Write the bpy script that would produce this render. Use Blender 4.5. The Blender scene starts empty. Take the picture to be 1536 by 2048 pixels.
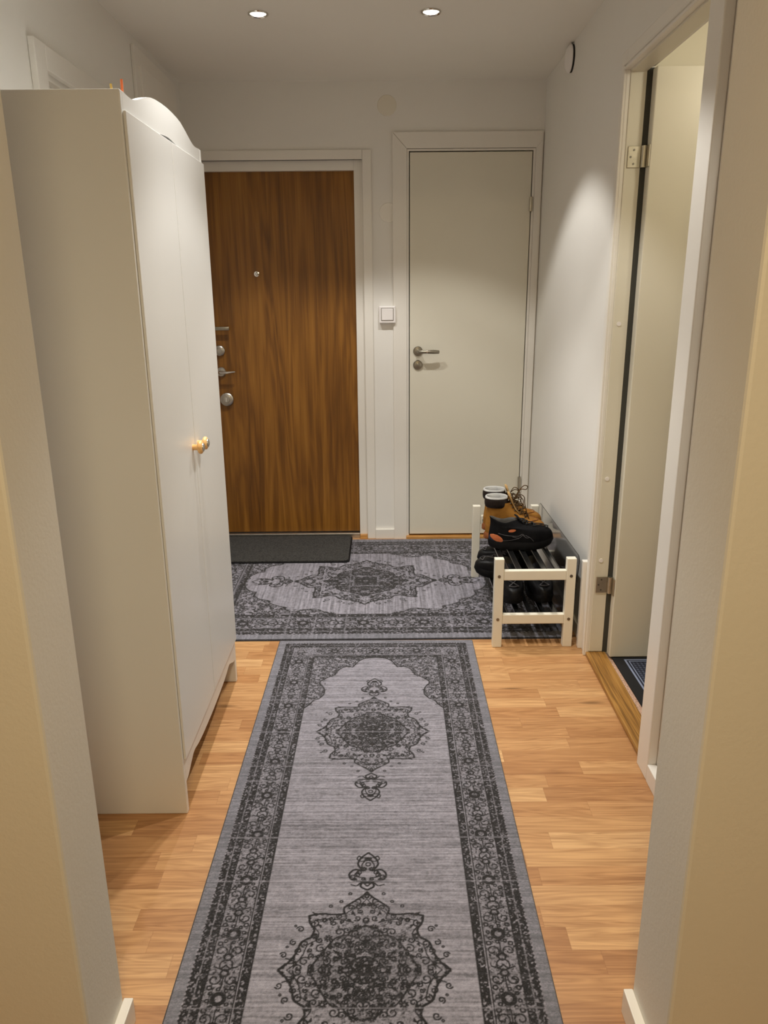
import bpy, bmesh, math, random
import numpy as np
from mathutils import Vector, Matrix

PI = math.pi
S = bpy.context.scene
C = S.collection

# ------------------------------------------------------------------ camera, world, exposure
cd = bpy.data.cameras.new('camera')
cam = bpy.data.objects.new('camera', cd)
C.objects.link(cam)
R = ((0.99996099, -0.00881023, -0.00062402),
     (-0.00187933, -0.28127262, 0.95962606),
     (-0.00863004, -0.95958746, -0.28127820))        # world = R @ (right, down, forward)
cam.matrix_world = Matrix(((R[0][0], -R[0][1], -R[0][2], 0.0),
                           (R[1][0], -R[1][1], -R[1][2], 0.0),
                           (R[2][0], -R[2][1], -R[2][2], 1.404),
                           (0, 0, 0, 1)))
cd.sensor_fit = 'VERTICAL'
cd.sensor_height = 24.0
cd.sensor_width = 18.0
cd.lens = 1531.87 / 2048 * 24.0
cd.clip_start = 0.02
S.camera = cam

S.view_settings.view_transform = 'Standard'
S.view_settings.look = 'None'
S.view_settings.gamma = 1.0
S.view_settings.use_curve_mapping = False
S.view_settings.exposure = -0.12
try:
    S.cycles.max_bounces = 10
    S.cycles.diffuse_bounces = 7
    S.cycles.sample_clamp_indirect = 4.0
    S.cycles.caustics_reflective = False
    S.cycles.caustics_refractive = False
    S.cycles.use_denoising = True
except Exception:
    pass

w = bpy.data.worlds.new('world')
S.world = w
w.use_nodes = True
w.node_tree.nodes['Background'].inputs[0].default_value = (0.9, 0.8, 0.65, 1)
w.node_tree.nodes['Background'].inputs[1].default_value = 0.03

# light settings (used by the lamps' own builders further down)
SPOT_W = 39.0            # ceiling downlights: wide spill
BEAM_W = 32.0            # and their tighter core
BEAM_ANGLE = 72.0
SPOT_COL = (1.0, 0.97, 0.92)
SPOT_ANGLE = 100.0
SPOT_BLEND = 0.30
LIVING_W = 33.0          # ceiling lamp in the room the camera stands in
LIVING_COL = (1.0, 0.79, 0.45)
SIDE_W = 8.0             # lamp in the side room behind the open door
SIDE_COL = (1.0, 0.91, 0.72)

CEIL = 2.39
DOWNLIGHTS = [(-0.456, 3.27), (0.190, 3.265), (-0.43, 2.17), (0.19, 2.20)]


# ------------------------------------------------------------------ node helpers
def srgb(r, g, b):
    f = lambda c: (c / 255 / 12.92) if c / 255 <= 0.04045 else ((c / 255 + 0.055) / 1.055) ** 2.4
    return (f(r), f(g), f(b), 1.0)


class NT:
    def __init__(s, name, rough=0.5, metal=0.0):
        s.m = bpy.data.materials.new(name)
        s.m.use_nodes = True
        s.t = s.m.node_tree
        s.b = s.t.nodes['Principled BSDF']
        s.b.inputs['Roughness'].default_value = rough
        s.b.inputs['Metallic'].default_value = metal

    def n(s, typ, **kw):
        nd = s.t.nodes.new(typ)
        for k, v in kw.items():
            setattr(nd, k, v)
        return nd

    def lk(s, a, b):
        s.t.links.new(a, b)

    def put(s, sock, v):
        if isinstance(v, bpy.types.NodeSocket):
            s.lk(v, sock)
        else:
            sock.default_value = v

    def math(s, op, a, b=None, c=None):
        nd = s.n('ShaderNodeMath', operation=op)
        s.put(nd.inputs[0], a)
        if b is not None:
            s.put(nd.inputs[1], b)
        if c is not None:
            s.put(nd.inputs[2], c)
        return nd.outputs[0]

    def comb(s, x, y, z):
        nd = s.n('ShaderNodeCombineXYZ')
        for i, v in enumerate((x, y, z)):
            s.put(nd.inputs[i], v)
        return nd.outputs[0]

    def coords(s):
        tc = s.n('ShaderNodeTexCoord')
        sp = s.n('ShaderNodeSeparateXYZ')
        s.lk(tc.outputs['Object'], sp.inputs[0])
        return tc.outputs['Object'], sp.outputs

    def noise(s, vec, scale, detail=3, rough=0.55, dist=0.0):
        nd = s.n('ShaderNodeTexNoise')
        nd.inputs['Scale'].default_value = scale
        nd.inputs['Detail'].default_value = detail
        nd.inputs['Roughness'].default_value = rough
        nd.inputs['Distortion'].default_value = dist
        if vec is not None:
            s.lk(vec, nd.inputs['Vector'])
        return nd.outputs[0]

    def ramp(s, fac, stops, interp='LINEAR'):
        nd = s.n('ShaderNodeValToRGB')
        cr = nd.color_ramp
        cr.interpolation = interp
        while len(cr.elements) < len(stops):
            cr.elements.new(0.5)
        for e, (p, c) in zip(cr.elements, stops):
            e.position = p
            e.color = c
        s.lk(fac, nd.inputs[0])
        return nd.outputs[0]

    def mix(s, fac, a, b, mode='MIX'):
        nd = s.n('ShaderNodeMix', data_type='RGBA', blend_type=mode)
        s.put(nd.inputs[0], fac)
        s.put(nd.inputs[6], a)
        s.put(nd.inputs[7], b)
        return nd.outputs[2]

    def base(s, v):
        s.put(s.b.inputs['Base Color'], v)
        return s

    def bump(s, h, strength=0.2, dist=0.002):
        nd = s.n('ShaderNodeBump')
        nd.inputs['Strength'].default_value = strength
        nd.inputs['Distance'].default_value = dist
        s.lk(h, nd.inputs['Height'])
        s.lk(nd.outputs[0], s.b.inputs['Normal'])
        return s


def paint(name, col, rough=0.5, var=0.04, bump=0.05, scale=60, bdist=0.001):
    m = NT(name, rough)
    v, _ = m.coords()
    f = m.noise(v, 3.0, 3)
    lo = tuple(c * (1 - var) for c in col[:3]) + (1,)
    m.base(m.ramp(f, [(0.3, lo), (0.7, col)]))
    m.bump(m.noise(v, scale, 4), bump, bdist)
    return m.m


def metal(name, col, rough=0.3):
    m = NT(name, rough, 1.0)
    v, _ = m.coords()
    m.base(m.ramp(m.noise(v, 40, 3), [(0.3, tuple(c * 0.85 for c in col[:3]) + (1,)), (0.7, col)]))
    return m.m


def leather(name, col, dark, rough=0.6, scale=120, bump=0.3, spec=0.25):
    m = NT(name, rough)
    m.b.inputs['Specular IOR Level'].default_value = spec
    v, _ = m.coords()
    m.base(m.ramp(m.noise(v, 25, 5), [(0.3, dark), (0.7, col)]))
    m.bump(m.noise(v, scale, 4), bump, 0.002)
    return m.m


# ------------------------------------------------------------------ materials
M = {}
M['wall'] = paint('wall_paint', (0.80, 0.785, 0.745, 1), 0.6, 0.02, 0.12, 90)
M['wall_rough'] = paint('textured_wall_paint', (0.74, 0.72, 0.66, 1), 0.62, 0.02, 0.22, 120, 0.002)
M['ceiling'] = paint('ceiling_paint', (0.83, 0.81, 0.76, 1), 0.8, 0.02, 0.05, 60)
M['trim'] = paint('trim_gloss_paint', (0.80, 0.775, 0.72, 1), 0.35, 0.02, 0.02, 30)
M['door_white'] = paint('cream_door_paint', (0.72, 0.69, 0.585, 1), 0.38, 0.02, 0.02, 30)
M['wardrobe'] = paint('wardrobe_white_lacquer', (0.76, 0.76, 0.74, 1), 0.30, 0.015, 0.015, 25)
M['rackwood'] = paint('white_painted_pine', (0.82, 0.79, 0.68, 1), 0.45, 0.05, 0.06, 40)
M['plastic'] = paint('white_plastic', (0.84, 0.81, 0.80, 1), 0.3, 0.01, 0.0, 30)
M['cover'] = paint('cream_cover_plate', (0.76, 0.72, 0.62, 1), 0.5, 0.01, 0.0, 30)
M['dark'] = paint('dark_gap', (0.02, 0.018, 0.015, 1), 0.8, 0.1, 0.0)
M['gap_shade'] = paint('painted_gap_shade', srgb(62, 62, 56), 0.7, 0.1, 0.0)  # dark tone for the shade in the gap beside the open leaf
M['steel'] = metal('brushed_steel', (0.55, 0.52, 0.47, 1), 0.3)
M['darksteel'] = metal('aged_dark_steel', (0.36, 0.33, 0.27, 1), 0.32)
M['chrome'] = metal('bright_chrome', (0.78, 0.76, 0.72, 1), 0.14)
M['slat'] = metal('smoked_shelf_bar', (0.30, 0.30, 0.30, 1), 0.25)
M['hinge'] = metal('nickel_hinge', (0.62, 0.58, 0.48, 1), 0.38)
M['screw'] = metal('dark_screw', (0.25, 0.23, 0.2, 1), 0.4)
M['alu'] = metal('aluminium_strip', (0.7, 0.69, 0.66, 1), 0.35)
M['blackrubber'] = leather('black_rubber', (0.010, 0.010, 0.011, 1), (0.004, 0.004, 0.005, 1), 0.6, 60, 0.3, 0.15)
M['blackfabric'] = leather('black_shoe_mesh', (0.007, 0.007, 0.008, 1), (0.002, 0.002, 0.003, 1), 0.7, 300, 0.3, 0.12)
M['blackleather'] = leather('black_leather', (0.009, 0.009, 0.010, 1), (0.003, 0.003, 0.004, 1), 0.45, 150, 0.3, 0.2)
M['wheat'] = leather('wheat_nubuck', srgb(168, 118, 50), srgb(128, 84, 28), 0.75, 140, 0.2)
M['collar'] = leather('dark_brown_padded_leather', srgb(38, 28, 24), srgb(24, 18, 16), 0.5, 100)
M['lining'] = leather('pale_lining', srgb(196, 196, 192), srgb(165, 165, 165), 0.85, 200)
M['tongue'] = leather('boot_tongue_tan', srgb(190, 160, 110), srgb(150, 110, 60), 0.7, 100)
M['gum'] = leather('gum_sole', srgb(150, 92, 52), srgb(110, 62, 32), 0.6, 60)
M['orange'] = leather('orange_heel_panel', srgb(204, 122, 82), srgb(186, 104, 64), 0.5, 60, 0.1)
M['blue'] = leather('dark_blue_panel', srgb(44, 60, 86), srgb(30, 40, 62), 0.5, 60, 0.1)
M['lace_brown'] = leather('brown_lace', srgb(92, 66, 34), srgb(58, 42, 22), 0.8, 400)
M['lace_black'] = leather('black_lace', (0.02, 0.02, 0.022, 1), (0.012, 0.012, 0.012, 1), 0.8, 400)
M['grey_stitch'] = leather('grey_stitching', srgb(92, 90, 92), srgb(70, 68, 70), 0.6, 300)
M['grey_lining'] = leather('grey_lining', srgb(92, 90, 86), srgb(64, 62, 60), 0.85, 200)
M['stick_o'] = paint('orange_stick', srgb(232, 120, 70), 0.5, 0.05, 0.0)
M['stick_y'] = paint('yellow_stick', srgb(220, 185, 100), 0.5, 0.05, 0.0)


def glass_smoke():
    m = NT('clear_smoky_acrylic', 0.06)
    v, _ = m.coords()
    m.base(m.ramp(m.noise(v, 6, 2), [(0.3, (0.86, 0.86, 0.87, 1)), (0.7, (0.9, 0.9, 0.9, 1))]))
    m.b.inputs['Transmission Weight'].default_value = 1.0
    m.b.inputs['IOR'].default_value = 1.45
    return m.m


M['acrylic'] = glass_smoke()


def emit(name, col, strength):
    m = NT(name, 0.4)
    v, _ = m.coords()
    m.base(m.ramp(m.noise(v, 20, 2), [(0.3, col), (0.7, col)]))
    m.b.inputs['Emission Color'].default_value = col
    m.b.inputs['Emission Strength'].default_value = strength
    return m.m


M['lamp_lens'] = emit('downlight_lens', (1, 0.96, 0.86, 1), 14)
M['lamp_glass'] = emit('opal_lamp_glass', (1, 0.85, 0.6, 1), 2.0)


def plank_floor():
    m = NT('oak_strip_parquet', 0.42)
    v, xyz = m.coords()
    x, y = xyz[0], xyz[1]
    fy = m.math('DIVIDE', m.math('SUBTRACT', y, 1.600), 0.0634)
    row = m.math('FLOOR', fy)
    wn = m.n('ShaderNodeTexWhiteNoise', noise_dimensions='1D')
    m.lk(row, wn.inputs['W'])
    fx = m.math('ADD', m.math('DIVIDE', x, 0.47), m.math('MULTIPLY', wn.outputs[0], 7.3))
    col = m.math('FLOOR', fx)
    cell = m.comb(col, row, 0.0)
    w2 = m.n('ShaderNodeTexWhiteNoise', noise_dimensions='3D')
    m.lk(cell, w2.inputs['Vector'])
    rnd = w2.outputs[0]
    sepc = m.n('ShaderNodeSeparateColor')
    m.lk(w2.outputs[1], sepc.inputs[0])
    offx = m.math('MULTIPLY', sepc.outputs[0], 31.0)
    offy = m.math('MULTIPLY', sepc.outputs[1], 17.0)
    gx = m.math('ADD', x, offx)
    gy = m.math('ADD', y, offy)
    # cathedral grain: rings of a stretched, warped distance
    warp = m.noise(m.comb(m.math('MULTIPLY', gx, 1.3), m.math('MULTIPLY', gy, 15.0), 0.0), 1.0, 3, 0.5, 0.6)
    rings = m.math('FRACT', m.math('MULTIPLY', warp, 14.0))
    ringl = m.math('ABSOLUTE', m.math('SUBTRACT', rings, 0.5))
    fine = m.noise(m.comb(m.math('MULTIPLY', gx, 4.0), m.math('MULTIPLY', gy, 230.0), 0.0), 1.0, 4, 0.6)
    mid = m.noise(m.comb(m.math('MULTIPLY', gx, 3.0), m.math('MULTIPLY', gy, 55.0), 0.0), 1.0, 4, 0.6)
    tone = m.ramp(rnd, [(0.0, srgb(180, 132, 86)), (0.3, srgb(196, 149, 100)), (0.55, srgb(212, 168, 117)), (0.8, srgb(186, 137, 89)), (1.0, srgb(222, 181, 130))])
    dark = m.mix(1.0, tone, (0.47, 0.37, 0.29, 1), 'MULTIPLY')
    g = m.math('MULTIPLY_ADD', m.math('SUBTRACT', 0.5, ringl), 0.36, m.math('MULTIPLY', mid, 0.62))
    g = m.math('MULTIPLY_ADD', fine, 0.5, g)
    gr = m.n('ShaderNodeMapRange')
    gr.inputs[1].default_value = 0.50
    gr.inputs[2].default_value = 0.98
    m.lk(g, gr.inputs[0])
    c1 = m.mix(gr.outputs[0], tone, dark)
    # knots
    vo = m.n('ShaderNodeTexVoronoi', voronoi_dimensions='2D')
    vo.inputs['Scale'].default_value = 1.0
    m.lk(m.comb(m.math('MULTIPLY', gx, 1.7), m.math('MULTIPLY', gy, 7.0), 0.0), vo.inputs['Vector'])
    kn = m.ramp(vo.outputs['Distance'], [(0.0, (1, 1, 1, 1)), (0.03, (0.75, 0.75, 0.75, 1)), (0.09, (0, 0, 0, 1))])
    kmask = m.math('MULTIPLY', kn, m.math('GREATER_THAN', sepc.outputs[2], 0.62))
    c2 = m.mix(m.math('MULTIPLY', kmask, 0.75), c1, srgb(96, 66, 38))
    # strip joints
    ey = m.math('ABSOLUTE', m.math('SUBTRACT', m.math('FRACT', fy), 0.5))
    ex = m.math('ABSOLUTE', m.math('SUBTRACT', m.math('FRACT', fx), 0.5))
    j = m.math('MAXIMUM', m.math('GREATER_THAN', ey, 0.486), m.math('GREATER_THAN', ex, 0.4978))
    c3 = m.mix(m.math('MULTIPLY', j, 0.22), c2, srgb(130, 84, 46))
    m.base(c3)
    m.bump(fine, 0.06, 0.0008)
    return m.m


M['floor'] = plank_floor()


def wood(name, stops, axis, sx=3.0, sy=40.0, rings=9.0, rough=0.4, seed=0.0, lowk=(0.20, 0.5), rw=0.45):
    m = NT(name, rough)
    v, xyz = m.coords()
    o = [xyz[0], xyz[1], xyz[2]]
    sc = [sy, sy, sy]
    sc[axis] = sx
    vec = m.comb(*[m.math('MULTIPLY_ADD', o[i], sc[i], seed) for i in range(3)])
    vec2 = m.comb(*[m.math('MULTIPLY_ADD', o[i], sc[i] * (6 if i != axis else 2.5), seed) for i in range(3)])
    vec3 = m.comb(*[m.math('MULTIPLY_ADD', o[i], sc[i] * (lowk[0] if i != axis else lowk[1]), seed) for i in range(3)])
    low = m.noise(vec3, 1.0, 3, 0.5, 0.5)
    rg = m.math('ABSOLUTE', m.math('SUBTRACT', m.math('FRACT', m.math('MULTIPLY', low, rings)), 0.5))
    f = m.math('MULTIPLY_ADD', rg, rw, m.math('MULTIPLY', m.noise(vec, 1.0, 4, 0.6), 0.55))
    f = m.math('MULTIPLY_ADD', m.noise(vec2, 1.0, 3, 0.6), 0.30, f)
    m.base(m.ramp(f, stops))
    return m.m


M['oakdoor'] = wood('cherry_veneer', [(0.28, srgb(84, 50, 8)), (0.45, srgb(116, 73, 18)), (0.58, srgb(138, 91, 28)), (0.78, srgb(160, 111, 44))], 2, 1.1, 30.0, 8.0, 0.42, 3.0, (0.24, 0.45), 0.34)
M['threshold'] = wood('oak_threshold', [(0.34, srgb(112, 76, 32)), (0.52, srgb(158, 114, 54)), (0.72, srgb(184, 140, 76))], 1, 2.5, 80.0, 9.0, 0.4, 0.0, (0.35, 0.5), 0.3)
M['threshold_x'] = wood('oak_threshold_across', [(0.3, srgb(160, 108, 50)), (0.55, srgb(190, 138, 74)), (0.8, srgb(208, 160, 94))], 0, 3.0, 45.0, 8.0, 0.4)
M['pine'] = wood('clear_pine_knob', [(0.3, srgb(214, 160, 92)), (0.55, srgb(232, 186, 120)), (0.8, srgb(240, 204, 146))], 0, 8.0, 60.0, 5.0, 0.3)


def ribbed_mat():
    m = NT('charcoal_ribbed_mat', 0.95)
    v, xyz = m.coords()
    s1 = m.math('SINE', m.math('MULTIPLY', xyz[0], 900.0))
    s2 = m.math('SINE', m.math('MULTIPLY', xyz[1], 620.0))
    h = m.math('MULTIPLY', s1, s2)
    n = m.noise(v, 130, 4, 0.75)
    f = m.math('MULTIPLY_ADD', h, 0.12, n)
    m.base(m.ramp(f, [(0.34, srgb(18, 18, 18)), (0.66, srgb(74, 73, 70))]))
    m.bump(f, 0.5, 0.003)
    return m.m


M['ribbed'] = ribbed_mat()


def rug_mat(name, light, dark):
    m = NT(name, 0.93)
    at = m.n('ShaderNodeAttribute', attribute_name='pattern')
    sp = m.n('ShaderNodeSeparateColor')
    m.lk(at.outputs['Color'], sp.inputs[0])
    v, xyz = m.coords()
    n = m.noise(v, 420, 2)
    weave = m.math('MULTIPLY', m.math('SINE', m.math('MULTIPLY', xyz[0], 1800.0)), m.math('SINE', m.math('MULTIPLY', xyz[1], 1800.0)))
    dk = m.math('ADD', sp.outputs[0], m.math('MULTIPLY', m.math('SUBTRACT', n, 0.5), 0.45))
    dk = m.math('MINIMUM', m.math('MAXIMUM', dk, 0.0), 1.0)
    c = m.mix(dk, light, dark)
    br = m.math('MULTIPLY_ADD', sp.outputs[1], 1.2, 0.42)
    br = m.math('MULTIPLY_ADD', weave, 0.05, br)
    cc = m.comb(br, br, br)
    c2 = m.mix(1.0, c, cc, 'MULTIPLY')
    c3 = m.mix(m.math('MULTIPLY', sp.outputs[2], 0.85), c2, srgb(84, 88, 96))
    m.base(c3)
    m.bump(m.math('ADD', n, m.math('MULTIPLY', weave, 0.3)), 0.35, 0.002)
    try:
        m.b.inputs['Sheen Weight'].default_value = 0.12
    except Exception:
        pass
    return m.m


M['rug'] = rug_mat('grey_printed_rug', srgb(139, 137, 148), srgb(8, 7, 10))
M['rug_edge'] = paint('rug_serged_edge', srgb(70, 80, 88), 0.95, 0.2, 0.3, 300)


def key_mat():
    m = NT('navy_key_pattern_mat', 0.95)
    v, xyz = m.coords()
    cx = m.math('ABSOLUTE', m.math('SUBTRACT', xyz[0], 1.192))
    cy = m.math('ABSOLUTE', m.math('SUBTRACT', xyz[1], 2.2575))
    d = m.math('MINIMUM', m.math('SUBTRACT', 0.31, cx), m.math('SUBTRACT', 0.4675, cy))
    line = lambda a, b: m.math('MULTIPLY', m.math('GREATER_THAN', d, a), m.math('LESS_THAN', d, b))
    L = m.math('MAXIMUM', line(0.040, 0.047), m.math('MAXIMUM', line(0.054, 0.058), line(0.112, 0.117)))
    band = line(0.064, 0.108)
    chk = m.math('GREATER_THAN', m.math('MULTIPLY', m.math('SINE', m.math('MULTIPLY', m.math('ADD', xyz[0], xyz[1]), 210.0)), m.math('SINE', m.math('MULTIPLY', m.math('SUBTRACT', xyz[0], xyz[1]), 210.0))), 0.15)
    inner = m.math('MULTIPLY', m.math('GREATER_THAN', d, 0.125), m.math('GREATER_THAN', m.noise(v, 60, 2), 0.56))
    f = m.math('MAXIMUM', L, m.math('MAXIMUM', m.math('MULTIPLY', m.math('MULTIPLY', band, chk), 0.28), m.math('MULTIPLY', inner, 0.5)))
    dk = m.ramp(m.math('GREATER_THAN', d, 0.038), [(0.0, srgb(16, 17, 20)), (1.0, srgb(22, 28, 46))])
    m.base(m.mix(f, dk, srgb(130, 140, 165)))
    m.bump(m.noise(v, 300, 2), 0.4, 0.002)
    return m.m


M['keymat'] = key_mat()


def speckle():
    m = NT('speckled_pink_tile', 0.5)
    v, _ = m.coords()
    m.base(m.ramp(m.noise(v, 160, 3, 0.7), [(0.35, srgb(120, 98, 84)), (0.5, srgb(196, 160, 138)), (0.7, srgb(214, 182, 160))]))
    return m.m


M['speckle'] = speckle()


# ------------------------------------------------------------------ mesh helpers
def bm_new():
    return bmesh.new()


def add_box(bm, x0, x1, y0, y1, z0, z1, bev=0.0, seg=2, mtx=None):
    t = bmesh.new()
    bmesh.ops.create_cube(t, size=1.0)
    for v in t.verts:
        v.co = Vector(((x0 + x1) / 2 + v.co.x * (x1 - x0), (y0 + y1) / 2 + v.co.y * (y1 - y0), (z0 + z1) / 2 + v.co.z * (z1 - z0)))
    if bev > 0:
        bmesh.ops.bevel(t, geom=list(t.edges), offset=bev, segments=seg, affect='EDGES', profile=0.5)
    join(bm, t, mtx)


def join(bm, t, mtx=None):
    if mtx is not None:
        bmesh.ops.transform(t, matrix=mtx, verts=t.verts)
    me = bpy.data.meshes.new('tmp')
    t.to_mesh(me)
    t.free()
    bm.from_mesh(me)
    bpy.data.meshes.remove(me)


def add_cyl(bm, p0, p1, r0, r1=None, n=24, caps=True):
    r1 = r0 if r1 is None else r1
    p0, p1 = Vector(p0), Vector(p1)
    d = p1 - p0
    t = bmesh.new()
    bmesh.ops.create_cone(t, cap_ends=caps, segments=n, radius1=r0, radius2=r1, depth=d.length)
    q = Vector((0, 0, 1)).rotation_difference(d.normalized())
    join(bm, t, Matrix.Translation((p0 + p1) / 2) @ q.to_matrix().to_4x4())


def add_tube(bm, pts, r, n=8, closed=False):
    pts = [Vector(p) for p in pts]
    rings = []
    N = len(pts)
    up = Vector((0, 0, 1))
    for i, p in enumerate(pts):
        a = pts[(i - 1) % N] if closed or i > 0 else p
        b = pts[(i + 1) % N] if closed or i < N - 1 else p
        t = (b - a).normalized()
        ref = up if abs(t.z) < 0.9 else Vector((1, 0, 0))
        u = t.cross(ref).normalized()
        v = t.cross(u).normalized()
        rr = r[i] if isinstance(r, (list, tuple)) else r
        rings.append([bm.verts.new(p + u * math.cos(2 * PI * k / n) * rr + v * math.sin(2 * PI * k / n) * rr) for k in range(n)])
    for i in range(N if closed else N - 1):
        A, B = rings[i], rings[(i + 1) % N]
        for k in range(n):
            bm.faces.new((A[k], A[(k + 1) % n], B[(k + 1) % n], B[k]))
    if not closed:
        bm.faces.new(rings[0][::-1])
        bm.faces.new(rings[-1])


def add_lathe(bm, prof, origin, axis, n=32):
    """prof: list of (radius, distance along axis)"""
    ax = Vector(axis).normalized()
    q = Vector((0, 0, 1)).rotation_difference(ax)
    mt = Matrix.Translation(Vector(origin)) @ q.to_matrix().to_4x4()
    rings = []
    for r, h in prof:
        if r < 1e-6:
            rings.append([bm.verts.new(mt @ Vector((0, 0, h)))])
        else:
            rings.append([bm.verts.new(mt @ Vector((r * math.cos(2 * PI * k / n), r * math.sin(2 * PI * k / n), h))) for k in range(n)])
    for A, B in zip(rings, rings[1:]):
        for k in range(n):
            k2 = (k + 1) % n
            if len(A) == 1 and len(B) == 1:
                continue
            if len(A) == 1:
                bm.faces.new((A[0], B[k], B[k2]))
            elif len(B) == 1:
                bm.faces.new((A[k], A[k2], B[0]))
            else:
                bm.faces.new((A[k], A[k2], B[k2], B[k]))


def add_prism(bm, outline, axis, a, b):
    """extrude 2-D outline along axis; outline points fill the other two axes in order"""
    def P(u, v, w_):
        if axis == 'x':
            return Vector((w_, u, v))
        if axis == 'y':
            return Vector((u, w_, v))
        return Vector((u, v, w_))
    A = [bm.verts.new(P(u, v, a)) for u, v in outline]
    B = [bm.verts.new(P(u, v, b)) for u, v in outline]
    n = len(outline)
    bm.faces.new(A)
    bm.faces.new(B[::-1])
    for i in range(n):
        bm.faces.new((A[i], B[i], B[(i + 1) % n], A[(i + 1) % n]))


WM = {}


def thing(name, label, cat, loc=(0, 0, 0), rotz=0.0, group=None, kind=None):
    o = bpy.data.objects.new(name, None)
    o.empty_display_size = 0.05
    C.objects.link(o)
    o.location = loc
    o.rotation_euler = (0, 0, rotz)
    WM[o.name] = Matrix.Translation(Vector(loc)) @ Matrix.Rotation(rotz, 4, 'Z')
    tag(o, label, cat, group, kind)
    return o


def tag(o, label=None, cat=None, group=None, kind=None):
    if label:
        o['label'] = label
    if cat:
        o['category'] = cat
    if group:
        o['group'] = group
    if kind:
        o['kind'] = kind
    return o


def obj(name, bm, mat, parent=None, world=True, smooth=None, label=None, sub=0):
    """one mesh object; vertices are in world space (world=True) or in the thing's own space"""
    pm = WM[parent.name] if parent is not None else Matrix.Identity(4)
    if parent is not None and world:
        bmesh.ops.transform(bm, matrix=pm.inverted(), verts=bm.verts)
    bmesh.ops.recalc_face_normals(bm, faces=bm.faces)
    me = bpy.data.meshes.new(name)
    bm.to_mesh(me)
    bm.free()
    me.materials.append(M[mat] if isinstance(mat, str) else mat)
    o = bpy.data.objects.new(name, me)
    C.objects.link(o)
    if parent is not None:
        o.parent = parent
    WM[o.name] = pm
    if smooth is not None:
        me.polygons.foreach_set('use_smooth', [True] * len(me.polygons))
        if smooth < 180:
            md = o.modifiers.new('edges', 'EDGE_SPLIT')
            md.split_angle = math.radians(smooth)
    if sub:
        md = o.modifiers.new('smooth', 'SUBSURF')
        md.levels = sub
        md.render_levels = sub
    if label:
        o['label'] = label
    return o


def boxes(*bs, bev=0.0):
    bm = bm_new()
    for b in bs:
        add_box(bm, *b, bev=bev)
    return bm


def struct(name, bm, mat, parent=None, **k):
    o = obj(name, bm, mat, parent, **k)
    if parent is None:
        o['kind'] = 'structure'
    return o


# ------------------------------------------------------------------ the shell
YB = 4.25                      # face of the back wall
XL = -1.005                    # face of the left wall


def xr(y):                     # face of the right wall, very slightly out of square
    return 0.803 + 0.015 * (y - 2.76)


RWM = Matrix.Translation((xr(YB), YB, 0)) @ Matrix.Rotation(math.atan(-0.015), 4, 'Z')   # local: x away from hall, y along wall (negative towards viewer)


def rbox(bm, s0, s1, n0, n1, z0, z1, bev=0.0):
    """box on the right wall: s = y range (world), n = depth behind (+) / in front (-) of the face"""
    add_box(bm, n0, n1, s0 - YB, s1 - YB, z0, z1, bev=bev, mtx=RWM)


struct('floor', boxes((-2.6, 2.8, -3.0, 4.6, -0.12, 0.0)), 'floor')
struct('ceiling', boxes((-2.6, 0.92, -3.0, 4.6, CEIL, CEIL + 0.12)), 'ceiling')

bm = boxes((-1.15, -1.0, YB, YB + 0.16, 0, CEIL), (-0.098, 0.13, YB, YB + 0.16, 0, CEIL), (0.785, 0.95, YB, YB + 0.16, 0, CEIL),
           (-1.0, -0.098, YB, YB + 0.16, 2.031, CEIL), (0.13, 0.785, YB, YB + 0.16, 2.075, CEIL),
           (-1.15, 0.95, YB + 0.16, YB + 0.24, 0, CEIL))
struct('wall_back', bm, 'wall')

D3A, D3B = 2.03, 2.748         # opening in the right wall
bm = bm_new()
rbox(bm, D3B, YB + 0.1, 0, 0.075, 0, CEIL)
rbox(bm, 1.1, D3A, 0, 0.075, 0, CEIL)
rbox(bm, D3A, D3B, 0, 0.075, 2.075, CEIL)
struct('wall_right', bm, 'wall')

L1A, L1B, L2A, L2B = 2.545, 3.25, 3.53, 4.10
bm = boxes((XL - 0.12, XL, 1.1, L1A, 0, CEIL), (XL - 0.12, XL, L1B, YB, 0, CEIL), (XL - 0.12, XL, L1A, L1B, 2.037, CEIL))
struct('wall_left', bm, 'wall')

# the two wall stubs of the opening the viewer looks through
bm = boxes((-2.6, -0.525, 1.03, 1.185, 0, CEIL), bev=0.006)
struct('wall_front_left', bm, 'wall_rough')
bm = boxes((0.487, 2.8, 1.03, 1.20, 0, CEIL), bev=0.006)
struct('wall_front_right', bm, 'wall_rough')
struct('wall_lintel', boxes((-0.525, 0.487, 1.03, 1.19, 2.18, CEIL)), 'wall_rough')
# room behind the viewer
struct('wall_living_left', boxes((-2.7, -2.6, -3.0, 1.1, 0, CEIL)), 'wall_rough')
struct('wall_living_right', boxes((2.8, 2.9, -3.0, 1.1, 0, CEIL)), 'wall_rough')
struct('wall_living_back', boxes((-2.7, 2.9, -3.1, -3.0, 0, CEIL)), 'wall_rough')

# side room behind the open door
M['side_wall'] = paint('cream_side_room_paint', (0.74, 0.70, 0.58, 1), 0.5, 0.02, 0.05)
struct('wall_side_room_back', boxes((0.888, 2.5, 2.80, 2.90, 0, 2.42)), 'side_wall')
struct('wall_side_room_end', boxes((2.4, 2.5, 1.2, 2.80, 0, 2.42)), 'side_wall')
struct('ceiling_side_room', boxes((0.888, 2.5, 1.2, 2.9, 2.24, 2.34)), 'side_wall')
struct('floor_side_room', boxes((0.864, 2.4, 1.2, 2.80, 0.0, 0.006)), 'speckle')

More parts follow.
